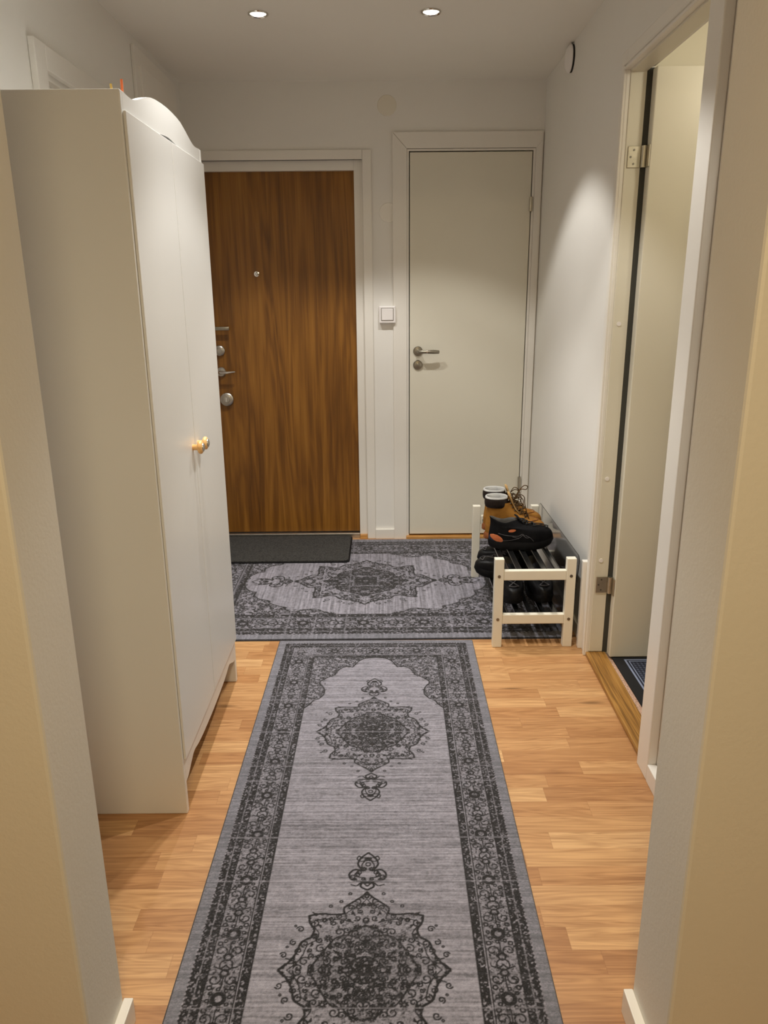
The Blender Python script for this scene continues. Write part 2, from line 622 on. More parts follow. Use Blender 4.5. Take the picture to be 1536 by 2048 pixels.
# baseboards
struct('baseboard_back', boxes((-0.052, 0.057, YB - 0.016, YB, 0, 0.058), bev=0.002), 'trim')
bm = bm_new()
rbox(bm, 1.20, 1.944, -0.027, 0, 0, 0.056, 0.002)
struct('baseboard_right', bm, 'trim')
bm = bm_new()
rbox(bm, 2.805, YB - 0.0, -0.012, 0, 0, 0.056, 0.002)
struct('baseboard_right_far', bm, 'trim')
struct('baseboard_front_left', boxes((-0.525, -0.506, 1.032, 1.187, 0, 0.058), bev=0.002), 'trim')
struct('baseboard_front_right', boxes((0.468, 0.487, 1.032, 1.198, 0, 0.058), bev=0.002), 'trim')

# ------------------------------------------------------------------ door 1: wood-grain front door
d1 = thing('door_1', 'brown wood-grain front door in a white frame', 'door', (-0.55, YB, 0), kind='structure')
CY = YB - 0.012
obj('door_leaf', boxes((-1.0, -0.143, 4.295, 4.345, 0.03, 1.985), bev=0.002), 'oakdoor', d1)
bm = boxes((-0.143, -0.085, 4.266, 4.36, 0.0, 2.045), (-1.0, -0.143, 4.266, 4.36, 1.983, 2.045), bev=0.002)
obj('door_frame', bm, 'trim', d1)
bm = bm_new()
add_box(bm, -0.098, -0.052, CY, YB + 0.03, 0, 2.077, 0.003)
add_box(bm, -1.0, -0.0985, CY, YB + 0.03, 2.031, 2.077, 0.003)
obj('casing', bm, 'trim', d1)
obj('metal_sill', boxes((-1.0, -0.143, 4.262, 4.36, 0.0, 0.026), bev=0.002), 'alu', d1)
obj('sill_block', boxes((-0.1425, -0.099, 4.24, 4.268, 0.0, 0.022), bev=0.002), 'threshold_x', d1)
LF = 4.295
bm = bm_new()
add_lathe(bm, [(0, 0.012), (0.006, 0.012), (0.008, 0.009), (0.014, 0.008), (0.015, 0.0), (0.015, -0.002)], (-0.672, LF, 1.479), (0, -1, 0), 24)
obj('peephole', bm, 'chrome', d1, smooth=40)
# hardware column
bm = bm_new()
add_box(bm, -0.945, -0.83, LF - 0.05, LF - 0.036, 1.188, 1.208, 0.004)
add_box(bm, -0.94, -0.925, LF - 0.038, LF, 1.19, 1.206, 0.003)
obj('door_pull', bm, 'darksteel', d1, smooth=40)


def rosette(nm, x, z, r, dep, mat, par):
    b = bm_new()
    add_lathe(b, [(0, dep), (r * 0.45, dep), (r * 0.5, dep - 0.003), (r * 0.82, dep - 0.004), (r, dep - 0.009), (r, 0.0), (0, 0)], (x, LF, z), (0, -1, 0), 32)
    return obj(nm, b, mat, par, smooth=40)


rs = rosette('upper_lock', -0.897, 1.079, 0.028, 0.022, 'steel', d1)
rs = rosette('lever_rose', -0.897, 0.963, 0.026, 0.02, 'steel', d1)
bm = bm_new()
add_tube(bm, [(-0.897, LF - 0.01, 0.963), (-0.897, LF - 0.045, 0.963), (-0.885, LF - 0.055, 0.963), (-0.85, LF - 0.058, 0.964), (-0.81, LF - 0.056, 0.968)], [0.009, 0.009, 0.008, 0.007, 0.005], 12)
obj('lever_handle', bm, 'chrome', rs, smooth=60)
rs = rosette('cylinder_lock', -0.873, 0.812, 0.036, 0.03, 'steel', d1)
bm = bm_new()
add_box(bm, -0.878, -0.868, LF - 0.036, LF - 0.028, 0.80, 0.824, 0.002)
obj('thumb_turn', bm, 'chrome', rs)

# ------------------------------------------------------------------ door 2: cream storage door
d2 = thing('door_2', 'plain cream interior door beside the front door', 'door', (0.45, YB, 0), kind='structure')
obj('door_leaf', boxes((0.1445, 0.767, CY - 0.002, CY + 0.038, 0.028, 2.0605), bev=0.0025), 'door_white', d2)
bm = boxes((0.13, 0.140, CY, YB + 0.06, 0, 2.066), (0.7715, 0.783, CY, YB + 0.06, 0, 2.066), (0.13, 0.783, CY, YB + 0.06, 2.066, 2.075))
obj('door_frame', bm, 'trim', d2)
obj('dark_gap_backing', boxes((0.13, 0.783, CY + 0.04, YB + 0.07, 0, 2.07)), 'dark', d2)  # dark sheet behind the leaf paints the shade in the gaps round it
t = 0.010
bm = bm_new()
add_prism(bm, [(0.057, 0), (0.129, 0), (0.129, 2.0765), (0.057, 2.1525)], 'y', CY - 0.004, YB)
add_prism(bm, [(0.7838, 0), (0.818, 0), (0.818, 2.113), (0.7838, 2.0765)], 'y', CY - 0.004, YB)
add_prism(bm, [(0.058, 2.1535), (0.1295, 2.0775), (0.7835, 2.0775), (0.818, 2.114), (0.818, 2.1535)], 'y', CY - 0.004, YB)
obj('casing', bm, 'trim', d2)
obj('threshold', boxes((0.125, 0.788, CY - 0.03, YB + 0.1, 0, 0.02), bev=0.003), 'threshold_x', d2)
FY = CY - 0.002


def rose2(nm, x, z, par):
    b = bm_new()
    add_lathe(b, [(0, 0.012), (0.012, 0.012), (0.016, 0.010), (0.022, 0.0095), (0.0255, 0.006), (0.0255, 0.0), (0, 0)], (x, FY, z), (0, -1, 0), 32)
    return obj(nm, b, 'darksteel', par, smooth=40)


rs = rose2('handle_rose', 0.189, 1.071, d2)
bm = bm_new()
add_tube(bm, [(0.189, FY - 0.008, 1.071), (0.189, FY - 0.048, 1.071), (0.197, FY - 0.058, 1.071), (0.225, FY - 0.060, 1.071), (0.27, FY - 0.058, 1.0705), (0.300, FY - 0.050, 1.069)],
         [0.0095, 0.0095, 0.010, 0.0095, 0.011, 0.009], 14)
obj('lever_handle', bm, 'darksteel', rs, smooth=60)
bm = bm_new()
add_cyl(bm, (0.232, FY - 0.06, 1.071), (0.238, FY - 0.06, 1.071), 0.0112)
obj('bright_ring', bm, 'chrome', rs, smooth=40, label='bright chrome ring on the lever')
rs = rose2('lock_rose', 0.189, 0.997, d2)
bm = bm_new()
add_box(bm, 0.184, 0.194, FY - 0.022, FY - 0.010, 0.989, 1.005, 0.003)
obj('thumb_turn', bm, 'darksteel', rs)
bm = boxes((0.1402, 0.1436, CY - 0.001, CY + 0.01, 0.955, 1.085))
obj('strike_plate', bm, 'dark', d2)
for z in (1.81, 0.33):
    bm = bm_new()
    add_cyl(bm, (0.768, FY - 0.004, z - 0.035), (0.768, FY - 0.004, z + 0.035), 0.0085, n=16)
    for dz in (-0.02, 0.02):
        add_cyl(bm, (0.768, FY - 0.004, z + dz - 0.001), (0.768, FY - 0.004, z + dz + 0.001), 0.0093, n=16)
    obj('hinge', bm, 'hinge', d2, smooth=40)

# ------------------------------------------------------------------ door 3: open door to the side room
d3 = thing('door_3', 'open cream door to the side room on the right', 'door', (0.80, 2.4, 0), kind='structure')
bm = bm_new()
rbox(bm, 2.745, 2.808, -0.016, 0.0, 0, 2.127, 0.004)
rbox(bm, 2.747, 2.756, -0.023, -0.01, 0, 2.078, 0.003)
rbox(bm, 2.762, 2.770, -0.021, -0.01, 0, 2.084, 0.003)
rbox(bm, 2.797, 2.809, -0.010, 0.0, 0, 2.128, 0.003)
rbox(bm, 1.944, 2.035, -0.027, 0.0, 0, 2.127, 0.004)
rbox(bm, 2.035, 2.745, -0.016, 0.0, 2.066, 2.127, 0.004)
rbox(bm, 2.035, 2.747, -0.023, -0.01, 2.066, 2.075, 0.003)
rbox(bm, 2.035, 2.762, -0.021, -0.01, 2.081, 2.089, 0.003)
obj('casing', bm, 'trim', d3)
bm = bm_new()
rbox(bm, 2.742, 2.752, -0.002, 0.05, 0.02, 2.07, 0.002)
rbox(bm, 2.026, 2.036, -0.002, 0.078, 0.02, 2.07, 0.002)
rbox(bm, 2.030, 2.748, -0.002, 0.05, 2.060, 2.076, 0.002)
obj('door_frame', bm, 'door_white', d3)
bm = bm_new()
rbox(bm, 2.7432, 2.7478, 0.0505, 0.0745, 0.018, 2.07)
obj('gap_shade_strip', bm, 'gap_shade', d3, label='dark strip painted as the shaded gap between frame and leaf')  # solid dark strip stands in for the shade of an open gap
bm = bm_new()
rbox(bm, 2.03, 2.748, -0.014, 0.063, 0.0, 0.018, 0.004)
obj('threshold', bm, 'threshold', d3)
bm = boxes((0.870, 1.57, 2.700, 2.742, 0.016, 2.066), bev=0.003)
lf = obj('door_leaf', bm, 'door_white', d3)
for z0 in (0.27, 1.775):
    b2 = bm_new()
    add_box(b2, 0.8085, 0.851, 2.7385, 2.7425, z0, z0 + 0.066, 0.0015)
    add_box(b2, 0.866, 0.8712, 2.703, 2.738, z0, z0 + 0.066, 0.0015)
    hg = obj('hinge', b2, 'hinge', d3)
    b3 = bm_new()
    add_cyl(b3, (0.859, 2.734, z0), (0.859, 2.734, z0 + 0.066), 0.0085, n=16)
    obj('hinge_knuckle', b3, 'hinge', hg, smooth=40)
    for (hx, hz) in ((0.828, 0.012), (0.818, 0.033), (0.828, 0.054)):
        b4 = bm_new()
        add_cyl(b4, (hx, 2.7392, z0 + hz), (hx, 2.7372, z0 + hz), 0.0035, n=10)
        obj('screw', b4, 'screw', hg, smooth=40)
for z in (1.275, 0.72, 0.40):
    b4 = bm_new()
    add_cyl(b4, (0.822, 2.7425, z), (0.822, 2.740, z), 0.0075, n=16)
    obj('cover_cap', b4, 'plastic', d3, smooth=40, label='white plastic screw cap')

# ------------------------------------------------------------------ door 4 and tall panel on the left wall, mostly behind the wardrobe
d4 = thing('door_4', 'white door casing on the left wall above the wardrobe', 'door', (XL, 2.9, 0), kind='structure')
bm = bm_new()
add_box(bm, XL, XL + 0.02, 2.468, L1A, 0, 2.10, 0.003)
add_box(bm, XL, XL + 0.02, L1B, L1B + 0.077, 0, 2.10, 0.003)
add_box(bm, XL, XL + 0.02, L1A, L1B, 2.03, 2.10, 0.003)
obj('casing', bm, 'trim', d4)
bm = bm_new()
for k in range(3):
    add_box(bm, XL - 0.03 * (k + 1), XL - 0.03 * k - 0.004, L1A, L1B, 2.030 - 0.014 * (k + 1), 2.037, 0.002)
    add_box(bm, XL - 0.03 * (k + 1), XL - 0.03 * k - 0.004, L1A, L1A + 0.014 * (k + 1), 0, 2.037, 0.002)
obj('door_frame', bm, 'trim', d4)
obj('door_leaf', boxes((XL - 0.12, XL - 0.085, L1A, L1B, 0.01, 2.03), bev=0.002), 'door_white', d4)
bm = bm_new()
add_box(bm, XL, XL + 0.014, 3.476, 4.12, 0.0, 2.352, 0.003)
add_box(bm, XL + 0.010, XL + 0.022, 3.535, 4.06, 0.0, 2.29, 0.003)
struct('trim_1', bm, 'trim')

# little white upright board between shoe rack and casing
bm = bm_new()
rbox(bm, 2.808, 2.835, -0.03, -0.002, 0, 0.372, 0.003)
struct('trim_2', bm, 'trim')

# ------------------------------------------------------------------ small things on the walls and ceiling
bm = bm_new()
add_lathe(bm, [(0, 0.004), (0.046, 0.004), (0.048, 0.002), (0.048, -0.001)], (0.030, YB, 2.278), (0, -1, 0), 48)
tag(obj('wall_cover', bm, 'cover', smooth=30), 'round cream blanking plate high on the back wall under the ceiling', 'wall plate')
bm = bm_new()
add_lathe(bm, [(0, 0.003), (0.0465, 0.003), (0.048, 0.0015), (0.048, -0.001)], (0.034, YB, 1.776), (0, -1, 0), 48)
tag(obj('wall_cover', bm, 'trim', smooth=30), 'round painted blanking plate partly behind the white door casing', 'wall plate')

sw = thing('light_switch', 'square white light switch on the back wall between the two doors', 'light switch', (0.0245, YB, 1.265))
bm = bm_new()
add_box(bm, -0.0195, 0.0685, YB - 0.034, YB - 0.0, 1.221, 1.309, 0.004)
obj('frame', bm, 'plastic', sw)
bm = bm_new()
add_box(bm, -0.006, 0.055, YB - 0.039, YB - 0.030, 1.236, 1.296, 0.002)
obj('rocker', bm, 'plastic', sw)
bm = bm_new()
add_box(bm, -0.0085, 0.0575, YB - 0.0352, YB - 0.031, 1.2335, 1.2985)
obj('shadow_gap', bm, 'screw', sw, label='thin dark gap round the rocker')

vt = thing('air_valve', 'round white ventilation valve high on the right wall', 'vent', (xr(3.67), 3.67, 2.332))
bm = bm_new()
nx = (-1, 0.015, 0)
add_lathe(bm, [(0, 0.006), (0.050, 0.006), (0.053, 0.004), (0.053, 0.0)], (xr(3.67), 3.67, 2.332), nx, 40)
obj('collar', bm, 'dark', vt, smooth=35, label='dark ring painted as the shaded gap behind the disc')  # dark colour stands in for the shadow between disc and wall
bm = bm_new()
add_lathe(bm, [(0, 0.028), (0.038, 0.026), (0.053, 0.016), (0.056, 0.011), (0.053, 0.0075), (0, 0.007)], (xr(3.67), 3.67, 2.332), nx, 40)
obj('disc', bm, 'plastic', vt, smooth=35)

names = ['glowing round ceiling downlight, left one of the two in view',
         'glowing round ceiling downlight, right one of the two in view',
         'recessed ceiling downlight just above the top of the picture, over the wardrobe front',
         'recessed ceiling downlight just above the top of the picture, beside the right doorway']
for (lx, ly), lab in zip(DOWNLIGHTS, names):
    dl = thing('ceiling_downlight', lab, 'downlight', (lx, ly, CEIL))
    bm = bm_new()
    add_lathe(bm, [(0.029, -0.0005), (0.030, -0.003), (0.035, -0.006), (0.038, -0.004), (0.0385, 0.0)], (lx, ly, CEIL), (0, 0, 1), 48)
    obj('trim_ring', bm, 'chrome', dl, smooth=60)
    bm = bm_new()
    add_lathe(bm, [(0, -0.0045), (0.024, -0.004), (0.0292, -0.001), (0.0295, 0.0)], (lx, ly, CEIL), (0, 0, 1), 32)
    obj('lens', bm, 'lamp_lens', dl, smooth=60)
    for nm, en, an, bl in (('downlight_spill', SPOT_W, SPOT_ANGLE, SPOT_BLEND), ('downlight_beam', BEAM_W, BEAM_ANGLE, 1.0)):
        ld = bpy.data.lights.new(nm, 'SPOT')
        ld.energy = en
        ld.color = SPOT_COL
        ld.spot_size = math.radians(an)
        ld.spot_blend = bl
        ld.shadow_soft_size = 0.013
        lo = bpy.data.objects.new(nm, ld)
        C.objects.link(lo)
        lo.parent = dl
        lo.location = (0, 0, -0.02)

# ceiling lamp of the room behind the viewer
cl = thing('ceiling_lamp', 'round opal ceiling lamp in the room behind the viewer', 'lamp', (0.0, -0.25, CEIL))
bm = bm_new()
add_lathe(bm, [(0.0, -0.055), (0.12, -0.05), (0.17, -0.03), (0.18, 0.0)], (0.0, -0.25, CEIL - 0.012), (0, 0, 1), 40)
obj('glass_dome', bm, 'lamp_glass', cl, smooth=60)
bm = bm_new()
add_lathe(bm, [(0, -0.014), (0.19, -0.014), (0.19, 0.0), (0, 0)], (0.0, -0.25, CEIL), (0, 0, 1), 40)
obj('base_plate', bm, 'plastic', cl, smooth=40)
ld = bpy.data.lights.new('lamp_light', 'AREA')
ld.shape = 'DISK'
ld.size = 0.34
ld.energy = LIVING_W
ld.color = LIVING_COL
lo = bpy.data.objects.new('lamp_light', ld)
C.objects.link(lo)
lo.parent = cl
lo.location = (0, 0, -0.08)

# lamp of the side room
sl = thing('side_room_lamp', 'small round ceiling lamp in the side room, hidden by the doorway', 'lamp', (1.34, 2.1, 2.24))
bm = bm_new()
add_lathe(bm, [(0.0, -0.05), (0.08, -0.045), (0.11, -0.02), (0.115, 0.0)], (1.34, 2.1, 2.24), (0, 0, 1), 32)
obj('glass_dome', bm, 'lamp_glass', sl, smooth=60)
ld = bpy.data.lights.new('side_room_light', 'POINT')
ld.shadow_soft_size = 0.06
ld.energy = SIDE_W
ld.color = SIDE_COL
lo = bpy.data.objects.new('side_room_light', ld)
C.objects.link(lo)
lo.parent = sl
lo.location = (0, 0, -0.13)

# ------------------------------------------------------------------ wardrobe
WX, WY0, WY1 = -0.556, 1.815, 2.578
WBX = XL + 0.012
wd = thing('wardrobe', 'tall white two-door wardrobe with arched crest and wooden knobs against the left wall', 'wardrobe', ((WX + WBX) / 2, (WY0 + WY1) / 2, 0))
TH = 0.019


def side_panel(y0, y1):
    b = bm_new()
    add_box(b, WBX, WX, y0, y1, 0.0, 1.815, 0.0025)
    return b


obj('side_panel', side_panel(WY0, WY0 + TH), 'wardrobe', wd)
obj('side_panel', side_panel(WY1 - TH, WY1), 'wardrobe', wd)
obj('top_panel', boxes((WBX, WX - 0.025, WY0 + TH, WY1 - TH, 1.765, 1.783)), 'wardrobe', wd)
obj('bottom_panel', boxes((WBX, WX - 0.025, WY0 + TH, WY1 - TH, 0.15, 0.168)), 'wardrobe', wd)
obj('back_panel', boxes((WBX, WBX + 0.006, WY0 + TH, WY1 - TH, 0.15, 1.80)), 'wardrobe', wd)


def cr(pts, n=8):
    out = []
    for i in range(len(pts) - 1):
        p0, p1, p2, p3 = pts[max(i - 1, 0)], pts[i], pts[i + 1], pts[min(i + 2, len(pts) - 1)]
        for k in range(n):
            t_ = k / n
            out.append(tuple(0.5 * ((2 * p1[j]) + (-p0[j] + p2[j]) * t_ + (2 * p0[j] - 5 * p1[j] + 4 * p2[j] - p3[j]) * t_ ** 2 + (-p0[j] + 3 * p1[j] - 3 * p2[j] + p3[j]) * t_ ** 3) for j in range(len(p1))))
    out.append(pts[-1])
    return out


ya, yb_ = WY0 + TH + 0.0005, WY1 - TH - 0.0005
W_ = yb_ - ya
top = cr([(0, 1.815), (0.08, 1.812), (0.14, 1.818), (0.23, 1.836), (0.33, 1.851), (0.5, 1.857), (0.67, 1.851), (0.77, 1.836), (0.86, 1.818), (0.92, 1.812), (1, 1.815)])
bot = cr([(1, 1.7765), (0.8, 1.7765), (0.65, 1.7775), (0.5, 1.7845), (0.35, 1.7775), (0.2, 1.7765), (0, 1.7765)])
bm = bm_new()
add_prism(bm, [(ya + W_ * u, z) for u, z in top] + [(ya + W_ * u, z) for u, z in bot], 'x', WX - 0.018, WX - 0.0005)
obj('crest_board', bm, 'wardrobe', wd)
DT, DB = 1.7745, 0.168
ym = 2.1965
DX = WX + 0.007                # face of the doors, which stand proud of the carcass
for k, (a, b) in enumerate(((WY0 + 0.009, ym - 0.0019), (ym + 0.0019, WY1 - 0.004))):
    bm = bm_new()
    add_box(bm, WX + 0.0004, DX, a, b, DB, DT, 0.0012)
    dr = obj('door', bm, 'wardrobe', wd)
    ky = ym - 0.031 if k == 0 else ym + 0.031
    bm = bm_new()
    add_lathe(bm, [(0.0, -0.001), (0.0085, -0.001), (0.0085, 0.012), (0.011, 0.0145), (0.0175, 0.0175), (0.0195, 0.0215), (0.0185, 0.026), (0.0135, 0.0295), (0.0, 0.030)], (DX, ky, 0.968), (1, 0, 0), 32)
    kb = obj('knob', bm, 'pine', dr, smooth=50, label='turned pale wooden knob')
    bm = bm_new()
    add_lathe(bm, [(0.0125, 0.028), (0.012, 0.0315), (0.007, 0.0335), (0, 0.034)], (DX, ky, 0.968), (1, 0, 0), 24)
    obj('knob_insert', bm, 'steel', kb, smooth=50, label='steel insert in the knob face')
top = [(0, 0.1665), (1, 0.1665)]
bot = cr([(1, 0.092), (0.96, 0.097), (0.91, 0.112), (0.86, 0.122), (0.79, 0.114), (0.70, 0.108), (0.5, 0.104), (0.30, 0.108), (0.21, 0.114), (0.14, 0.122), (0.09, 0.112), (0.04, 0.097), (0, 0.092)])
bm = bm_new()
add_prism(bm, [(ya + W_ * u, z) for u, z in top] + [(ya + W_ * u, z) for u, z in bot], 'x', WX - 0.018, WX - 0.0005)
obj('skirt_board', bm, 'wardrobe', wd)

# two thin sticks poking up on top of the wardrobe
bm = bm_new()
add_cyl(bm, (-0.587, 1.934, 1.783), (-0.585, 1.934, 1.860), 0.0028, n=10)
tag(obj('stick', bm, 'stick_o', smooth=40), 'thin orange stick upright on the wardrobe behind its crest', 'stick')
bm = bm_new()
add_cyl(bm, (-0.578, 1.842, 1.783), (-0.580, 1.838, 1.829), 0.0024, n=10)
tag(obj('stick', bm, 'stick_y', smooth=40), 'short yellow stick at the near top corner of the wardrobe', 'stick')


# ------------------------------------------------------------------ rugs: the printed pattern is computed and stored per vertex
WK = 1.2                       # stroke width factor of the printed pattern


class Canvas:
    def __init__(s, wmm, lmm):
        s.w, s.l = int(wmm), int(lmm)
        s.d = np.zeros((s.l, s.w), np.float32)
        s.disc = {}

    def stamp(s, pts, wid, val=1.0, mode='max'):
        pts = np.asarray(pts, float)
        if len(pts) > 1:
            seg = np.hypot(*(pts[1:] - pts[:-1]).T)
            q = [pts[:1]]
            for a, b, L in zip(pts[:-1], pts[1:], seg):
                n = max(1, int(L / 0.7))
                q.append(a + (b - a) * (np.arange(1, n + 1) / n)[:, None])
            pts = np.concatenate(q)
        r = wid / 2
        k = int(math.ceil(r))
        for dy in range(-k, k + 1):
            for dx in range(-k, k + 1):
                if dx * dx + dy * dy <= r * r + 0.3:
                    ix = np.round(pts[:, 0] + dx).astype(int)
                    iy = np.round(pts[:, 1] + dy).astype(int)
                    ok = (ix >= 0) & (ix < s.w) & (iy >= 0) & (iy < s.l)
                    if mode == 'max':
                        np.maximum.at(s.d, (iy[ok], ix[ok]), val)
                    else:
                        s.d[iy[ok], ix[ok]] = val


def circle(c, r, n=20):
    return [(c[0] + r * math.cos(2 * PI * k / n), c[1] + r * math.sin(2 * PI * k / n)) for k in range(n + 1)]


def spiral(c, r, a0, hand, turns=1.15, n=22):
    return [(c[0] + r * (1 - 0.72 * k / n) * math.cos(a0 + hand * turns * 2 * PI * k / n), c[1] + r * (1 - 0.72 * k / n) * math.sin(a0 + hand * turns * 2 * PI * k / n)) for k in range(n + 1)]


def flower(c, r):
    st = [(circle(c, r * 0.52, 18), r * 0.34)]
    for k in range(8):
        a = 2 * PI * k / 8 + 0.2
        st.append((circle((c[0] + r * 0.95 * math.cos(a), c[1] + r * 0.95 * math.sin(a)), r * 0.16, 8), 2.6))
    return st


def inpoly(p, poly):
    x, y = p
    c = False
    n = len(poly)
    for i in range(n):
        x1, y1 = poly[i]
        x2, y2 = poly[(i + 1) % n]
        if (y1 > y) != (y2 > y) and x < (x2 - x1) * (y - y1) / (y2 - y1 + 1e-9) + x1:
            c = not c
    return c


def smooth(groups):
    out = []
    for g in groups:
        q = cr(g, 7)
        out += q if not out else q[1:]
    return out


def arabesque(rng, poly, n, rmin, rmax, wid):
    xs = [p[0] for p in poly]
    ys = [p[1] for p in poly]
    st, done, tries = [], [], 0
    while len(done) < n and tries < n * 40:
        tries += 1
        p = (rng.uniform(min(xs), max(xs)), rng.uniform(min(ys), max(ys)))
        r = rng.uniform(rmin, rmax)
        if not inpoly(p, poly) or any(math.hypot(p[0] - q[0], p[1] - q[1]) < (r + q[2]) * 0.82 for q in done):
            continue
        done.append((p[0], p[1], r))
        k = rng.random()
        if k < 0.58:
            st.append((spiral(p, r, rng.uniform(0, 6.28), rng.choice((-1, 1))), wid))
        elif k < 0.78:
            st += [(q, max(2.0, w_ * 0.8)) for q, w_ in flower(p, r * 0.8)]
        else:
            a = rng.uniform(0, 6.28)
            st.append(([(p[0] - r * math.cos(a), p[1] - r * math.sin(a)), p, (p[0] + r * math.cos(a + 0.7), p[1] + r * math.sin(a + 0.7))], wid))
            st.append((circle(p, r * 0.3, 8), 2.2))
    return st


MED = smooth([[(0, 220), (12, 205), (35, 186), (52, 170), (50, 153)], [(50, 153), (75, 151), (104, 153), (132, 147)],
              [(132, 147), (128, 126), (117, 107), (121, 86)], [(121, 86), (142, 72), (150, 45), (164, 20), (184, 0)]])
CORE = smooth([[(0, 118), (28, 108), (40, 92)], [(40, 92), (66, 84), (84, 60)], [(84, 60), (98, 36), (120, 0)]])
PEN = smooth([[(0, 226), (16, 238), (10, 254)], [(10, 254), (36, 258), (46, 276), (34, 293), (12, 290)], [(12, 290), (25, 312), (18, 334), (0, 353)]])
SPAN = smooth([[(0, 157), (40, 166), (66, 192), (86, 238)], [(86, 238), (108, 234), (134, 252), (152, 300)],
               [(152, 300), (176, 318), (200, 346), (200, 366)], [(200, 366), (184, 396), (180, 440), (197, 474)], [(197, 474), (214, 486), (224, 508), (240, 534)]])


SPAN_WIDE = smooth([[(0, 157), (40, 164), (70, 180), (90, 205)], [(90, 205), (112, 204), (136, 220), (150, 250)],
                    [(150, 250), (170, 258), (188, 280), (200, 306)], [(200, 306), (216, 308), (228, 320), (234, 338)],
                    [(234, 338), (218, 362), (216, 396), (236, 420), (251, 446)]])


def rug_pattern(wmm, lmm, med_centres, ends, seed, SPAN=SPAN):
    rng = random.Random(seed)
    cv = Canvas(wmm, lmm)
    hw = wmm / 2
    yy, xx = np.mgrid[0:cv.l, 0:cv.w].astype(np.float32)
    dside = np.minimum(xx, wmm - xx)
    dend = np.full_like(dside, 1e6)
    if 'lo' in ends:
        dend = np.minimum(dend, yy)
    if 'hi' in ends:
        dend = np.minimum(dend, lmm - yy)
    dist = np.minimum(dside, dend)
    along = np.where(dside <= dend, yy, xx)
    D = cv.d
    nz = np.random.default_rng(seed)

    def blob(scale):
        h, w_ = int(cv.l / scale) + 3, int(cv.w / scale) + 3
        g = nz.random((h, w_)).astype(np.float32)
        fy, fx = yy / scale, xx / scale
        iy, ix = fy.astype(int), fx.astype(int)
        ty, tx = fy - iy, fx - ix
        return (g[iy, ix] * (1 - ty) * (1 - tx) + g[iy + 1, ix] * ty * (1 - tx) + g[iy, ix + 1] * (1 - ty) * tx + g[iy + 1, ix + 1] * ty * tx)

    def band(a, b):
        return (dist >= a) & (dist < b)

    # guards
    wav = 33 + 2.0 * np.sin(along * 2 * PI / 11)
    gd = (dist > wav - 2) & (dist < 66)
    D[gd] = 0.95
    D[gd & (blob(3.4) > 0.70)] = 0.3
    D[(np.abs(dist - 49) < 1.8)] = 0.42
    D[band(66, 69)] = 1.0
    D[band(69, 133)] = 0.30
    D[band(69, 133) & (blob(4.5) > 0.62)] = 0.74
    D[band(69, 133) & (blob(6) > 0.72)] = 0.12
    D[band(133, 136)] = 1.0
    D[band(138, 155)] = 0.95
    D[band(138, 155) & (blob(3.6) > 0.68)] = 0.28
    D[band(155, 158.5)] = 1.0

    def put(st, ox, oy, sx=1, sy=1, val=1.0):
        for pts, wd_ in st:
            cv.stamp([(ox + sx * p[0], oy + sy * p[1]) for p in pts], wd_ * WK, val)

    def four(st, ox, oy, val=1.0):
        for sx in (1, -1):
            for sy in (1, -1):
                put(st, ox, oy, sx, sy, val)

    # flower border
    per = 164.0
    unit = flower((0, 0), 24)
    unit += [(spiral((18, 46), 15, 2.0, 1), 3.2), (spiral((-18, 46), 15, 1.1, -1), 3.2), (circle((0, 62), 8, 12), 3.4),
             (spiral((18, -46), 15, -2.0, -1), 3.2), (spiral((-18, -46), 15, -1.1, 1), 3.2), (circle((0, -62), 8, 12), 3.4),
             ([(-25, 78), (-10, 72), (0, 82), (10, 72), (25, 78)], 3.0), (circle((0, 82), 14, 14), 2.6),
             (circle((24, 26), 5, 8), 3), (circle((-24, 26), 5, 8), 3), (circle((24, -26), 5, 8), 3), (circle((-24, -26), 5, 8), 3),
             ([(0, 26), (0, 54)], 2.6), ([(0, -26), (0, -54)], 2.6)]
    c0 = med_centres[0]
    n0 = int(lmm / per) + 2
    for k in range(-n0, n0 + 1):
        y = c0 + per * k
        if 90 < y < lmm - (90 if 'hi' in ends else -50):
            put(unit, 101, y)
            put(unit, wmm - 101, y, -1)
    unit_r = [([(p[1], p[0]) for p in pts], w_) for pts, w_ in unit]
    for k in range(-4, 5):
        x = hw + per * k
        if 90 < x < wmm - 90:
            if 'lo' in ends:
                put(unit_r, x, 101)
            if 'hi' in ends:
                put(unit_r, x, lmm - 101)
    # corner spandrels
    poly = [(p[0], p[1]) for p in SPAN] + [(hw - 158, SPAN[-1][1]), (hw - 158, 158), (0, 158)]
    ar = arabesque(rng, poly, 110, 6, 13, 3.0)
    for e in ends:
        oy, sy = (0, 1) if e == 'lo' else (lmm, -1)
        # tone inside the spandrel
        vv = (yy - oy) * sy
        uu = np.abs(xx - hw)
        sp_u = np.array([p[0] for p in SPAN])
        sp_v = np.array([p[1] for p in SPAN])
        lim = np.interp(uu, sp_u, sp_v)
        inside = (dist > 158.5) & (vv < lim) & (vv < SPAN[-1][1])
        lim_in = np.maximum(D, 0.16 + 0.35 * (blob(7) > 0.62))
        D[inside] = lim_in[inside]
        for sx in (1, -1):
            put([(SPAN, 4.0)], hw, oy, sx, sy)
            put([([(p[0] + 7, p[1] - 8) for p in SPAN], 2.0)], hw, oy, sx, sy, 0.6)
            put(ar, hw, oy, sx, sy)
    # medallions
    mp = MED + [(0, 0)]
    ar1 = arabesque(rng, mp, 60, 5, 12, 3.0)
    cp = CORE + [(0, 0)]
    ar2 = arabesque(rng, cp, 26, 5, 10, 2.8)
    pp = [(p[0], p[1]) for p in PEN] + [(0, 290)]
    ar3 = arabesque(rng, pp, 8, 5, 9, 2.8)
    side = [((120, 86), (140, 96)), ((150, 60), (168, 66))]
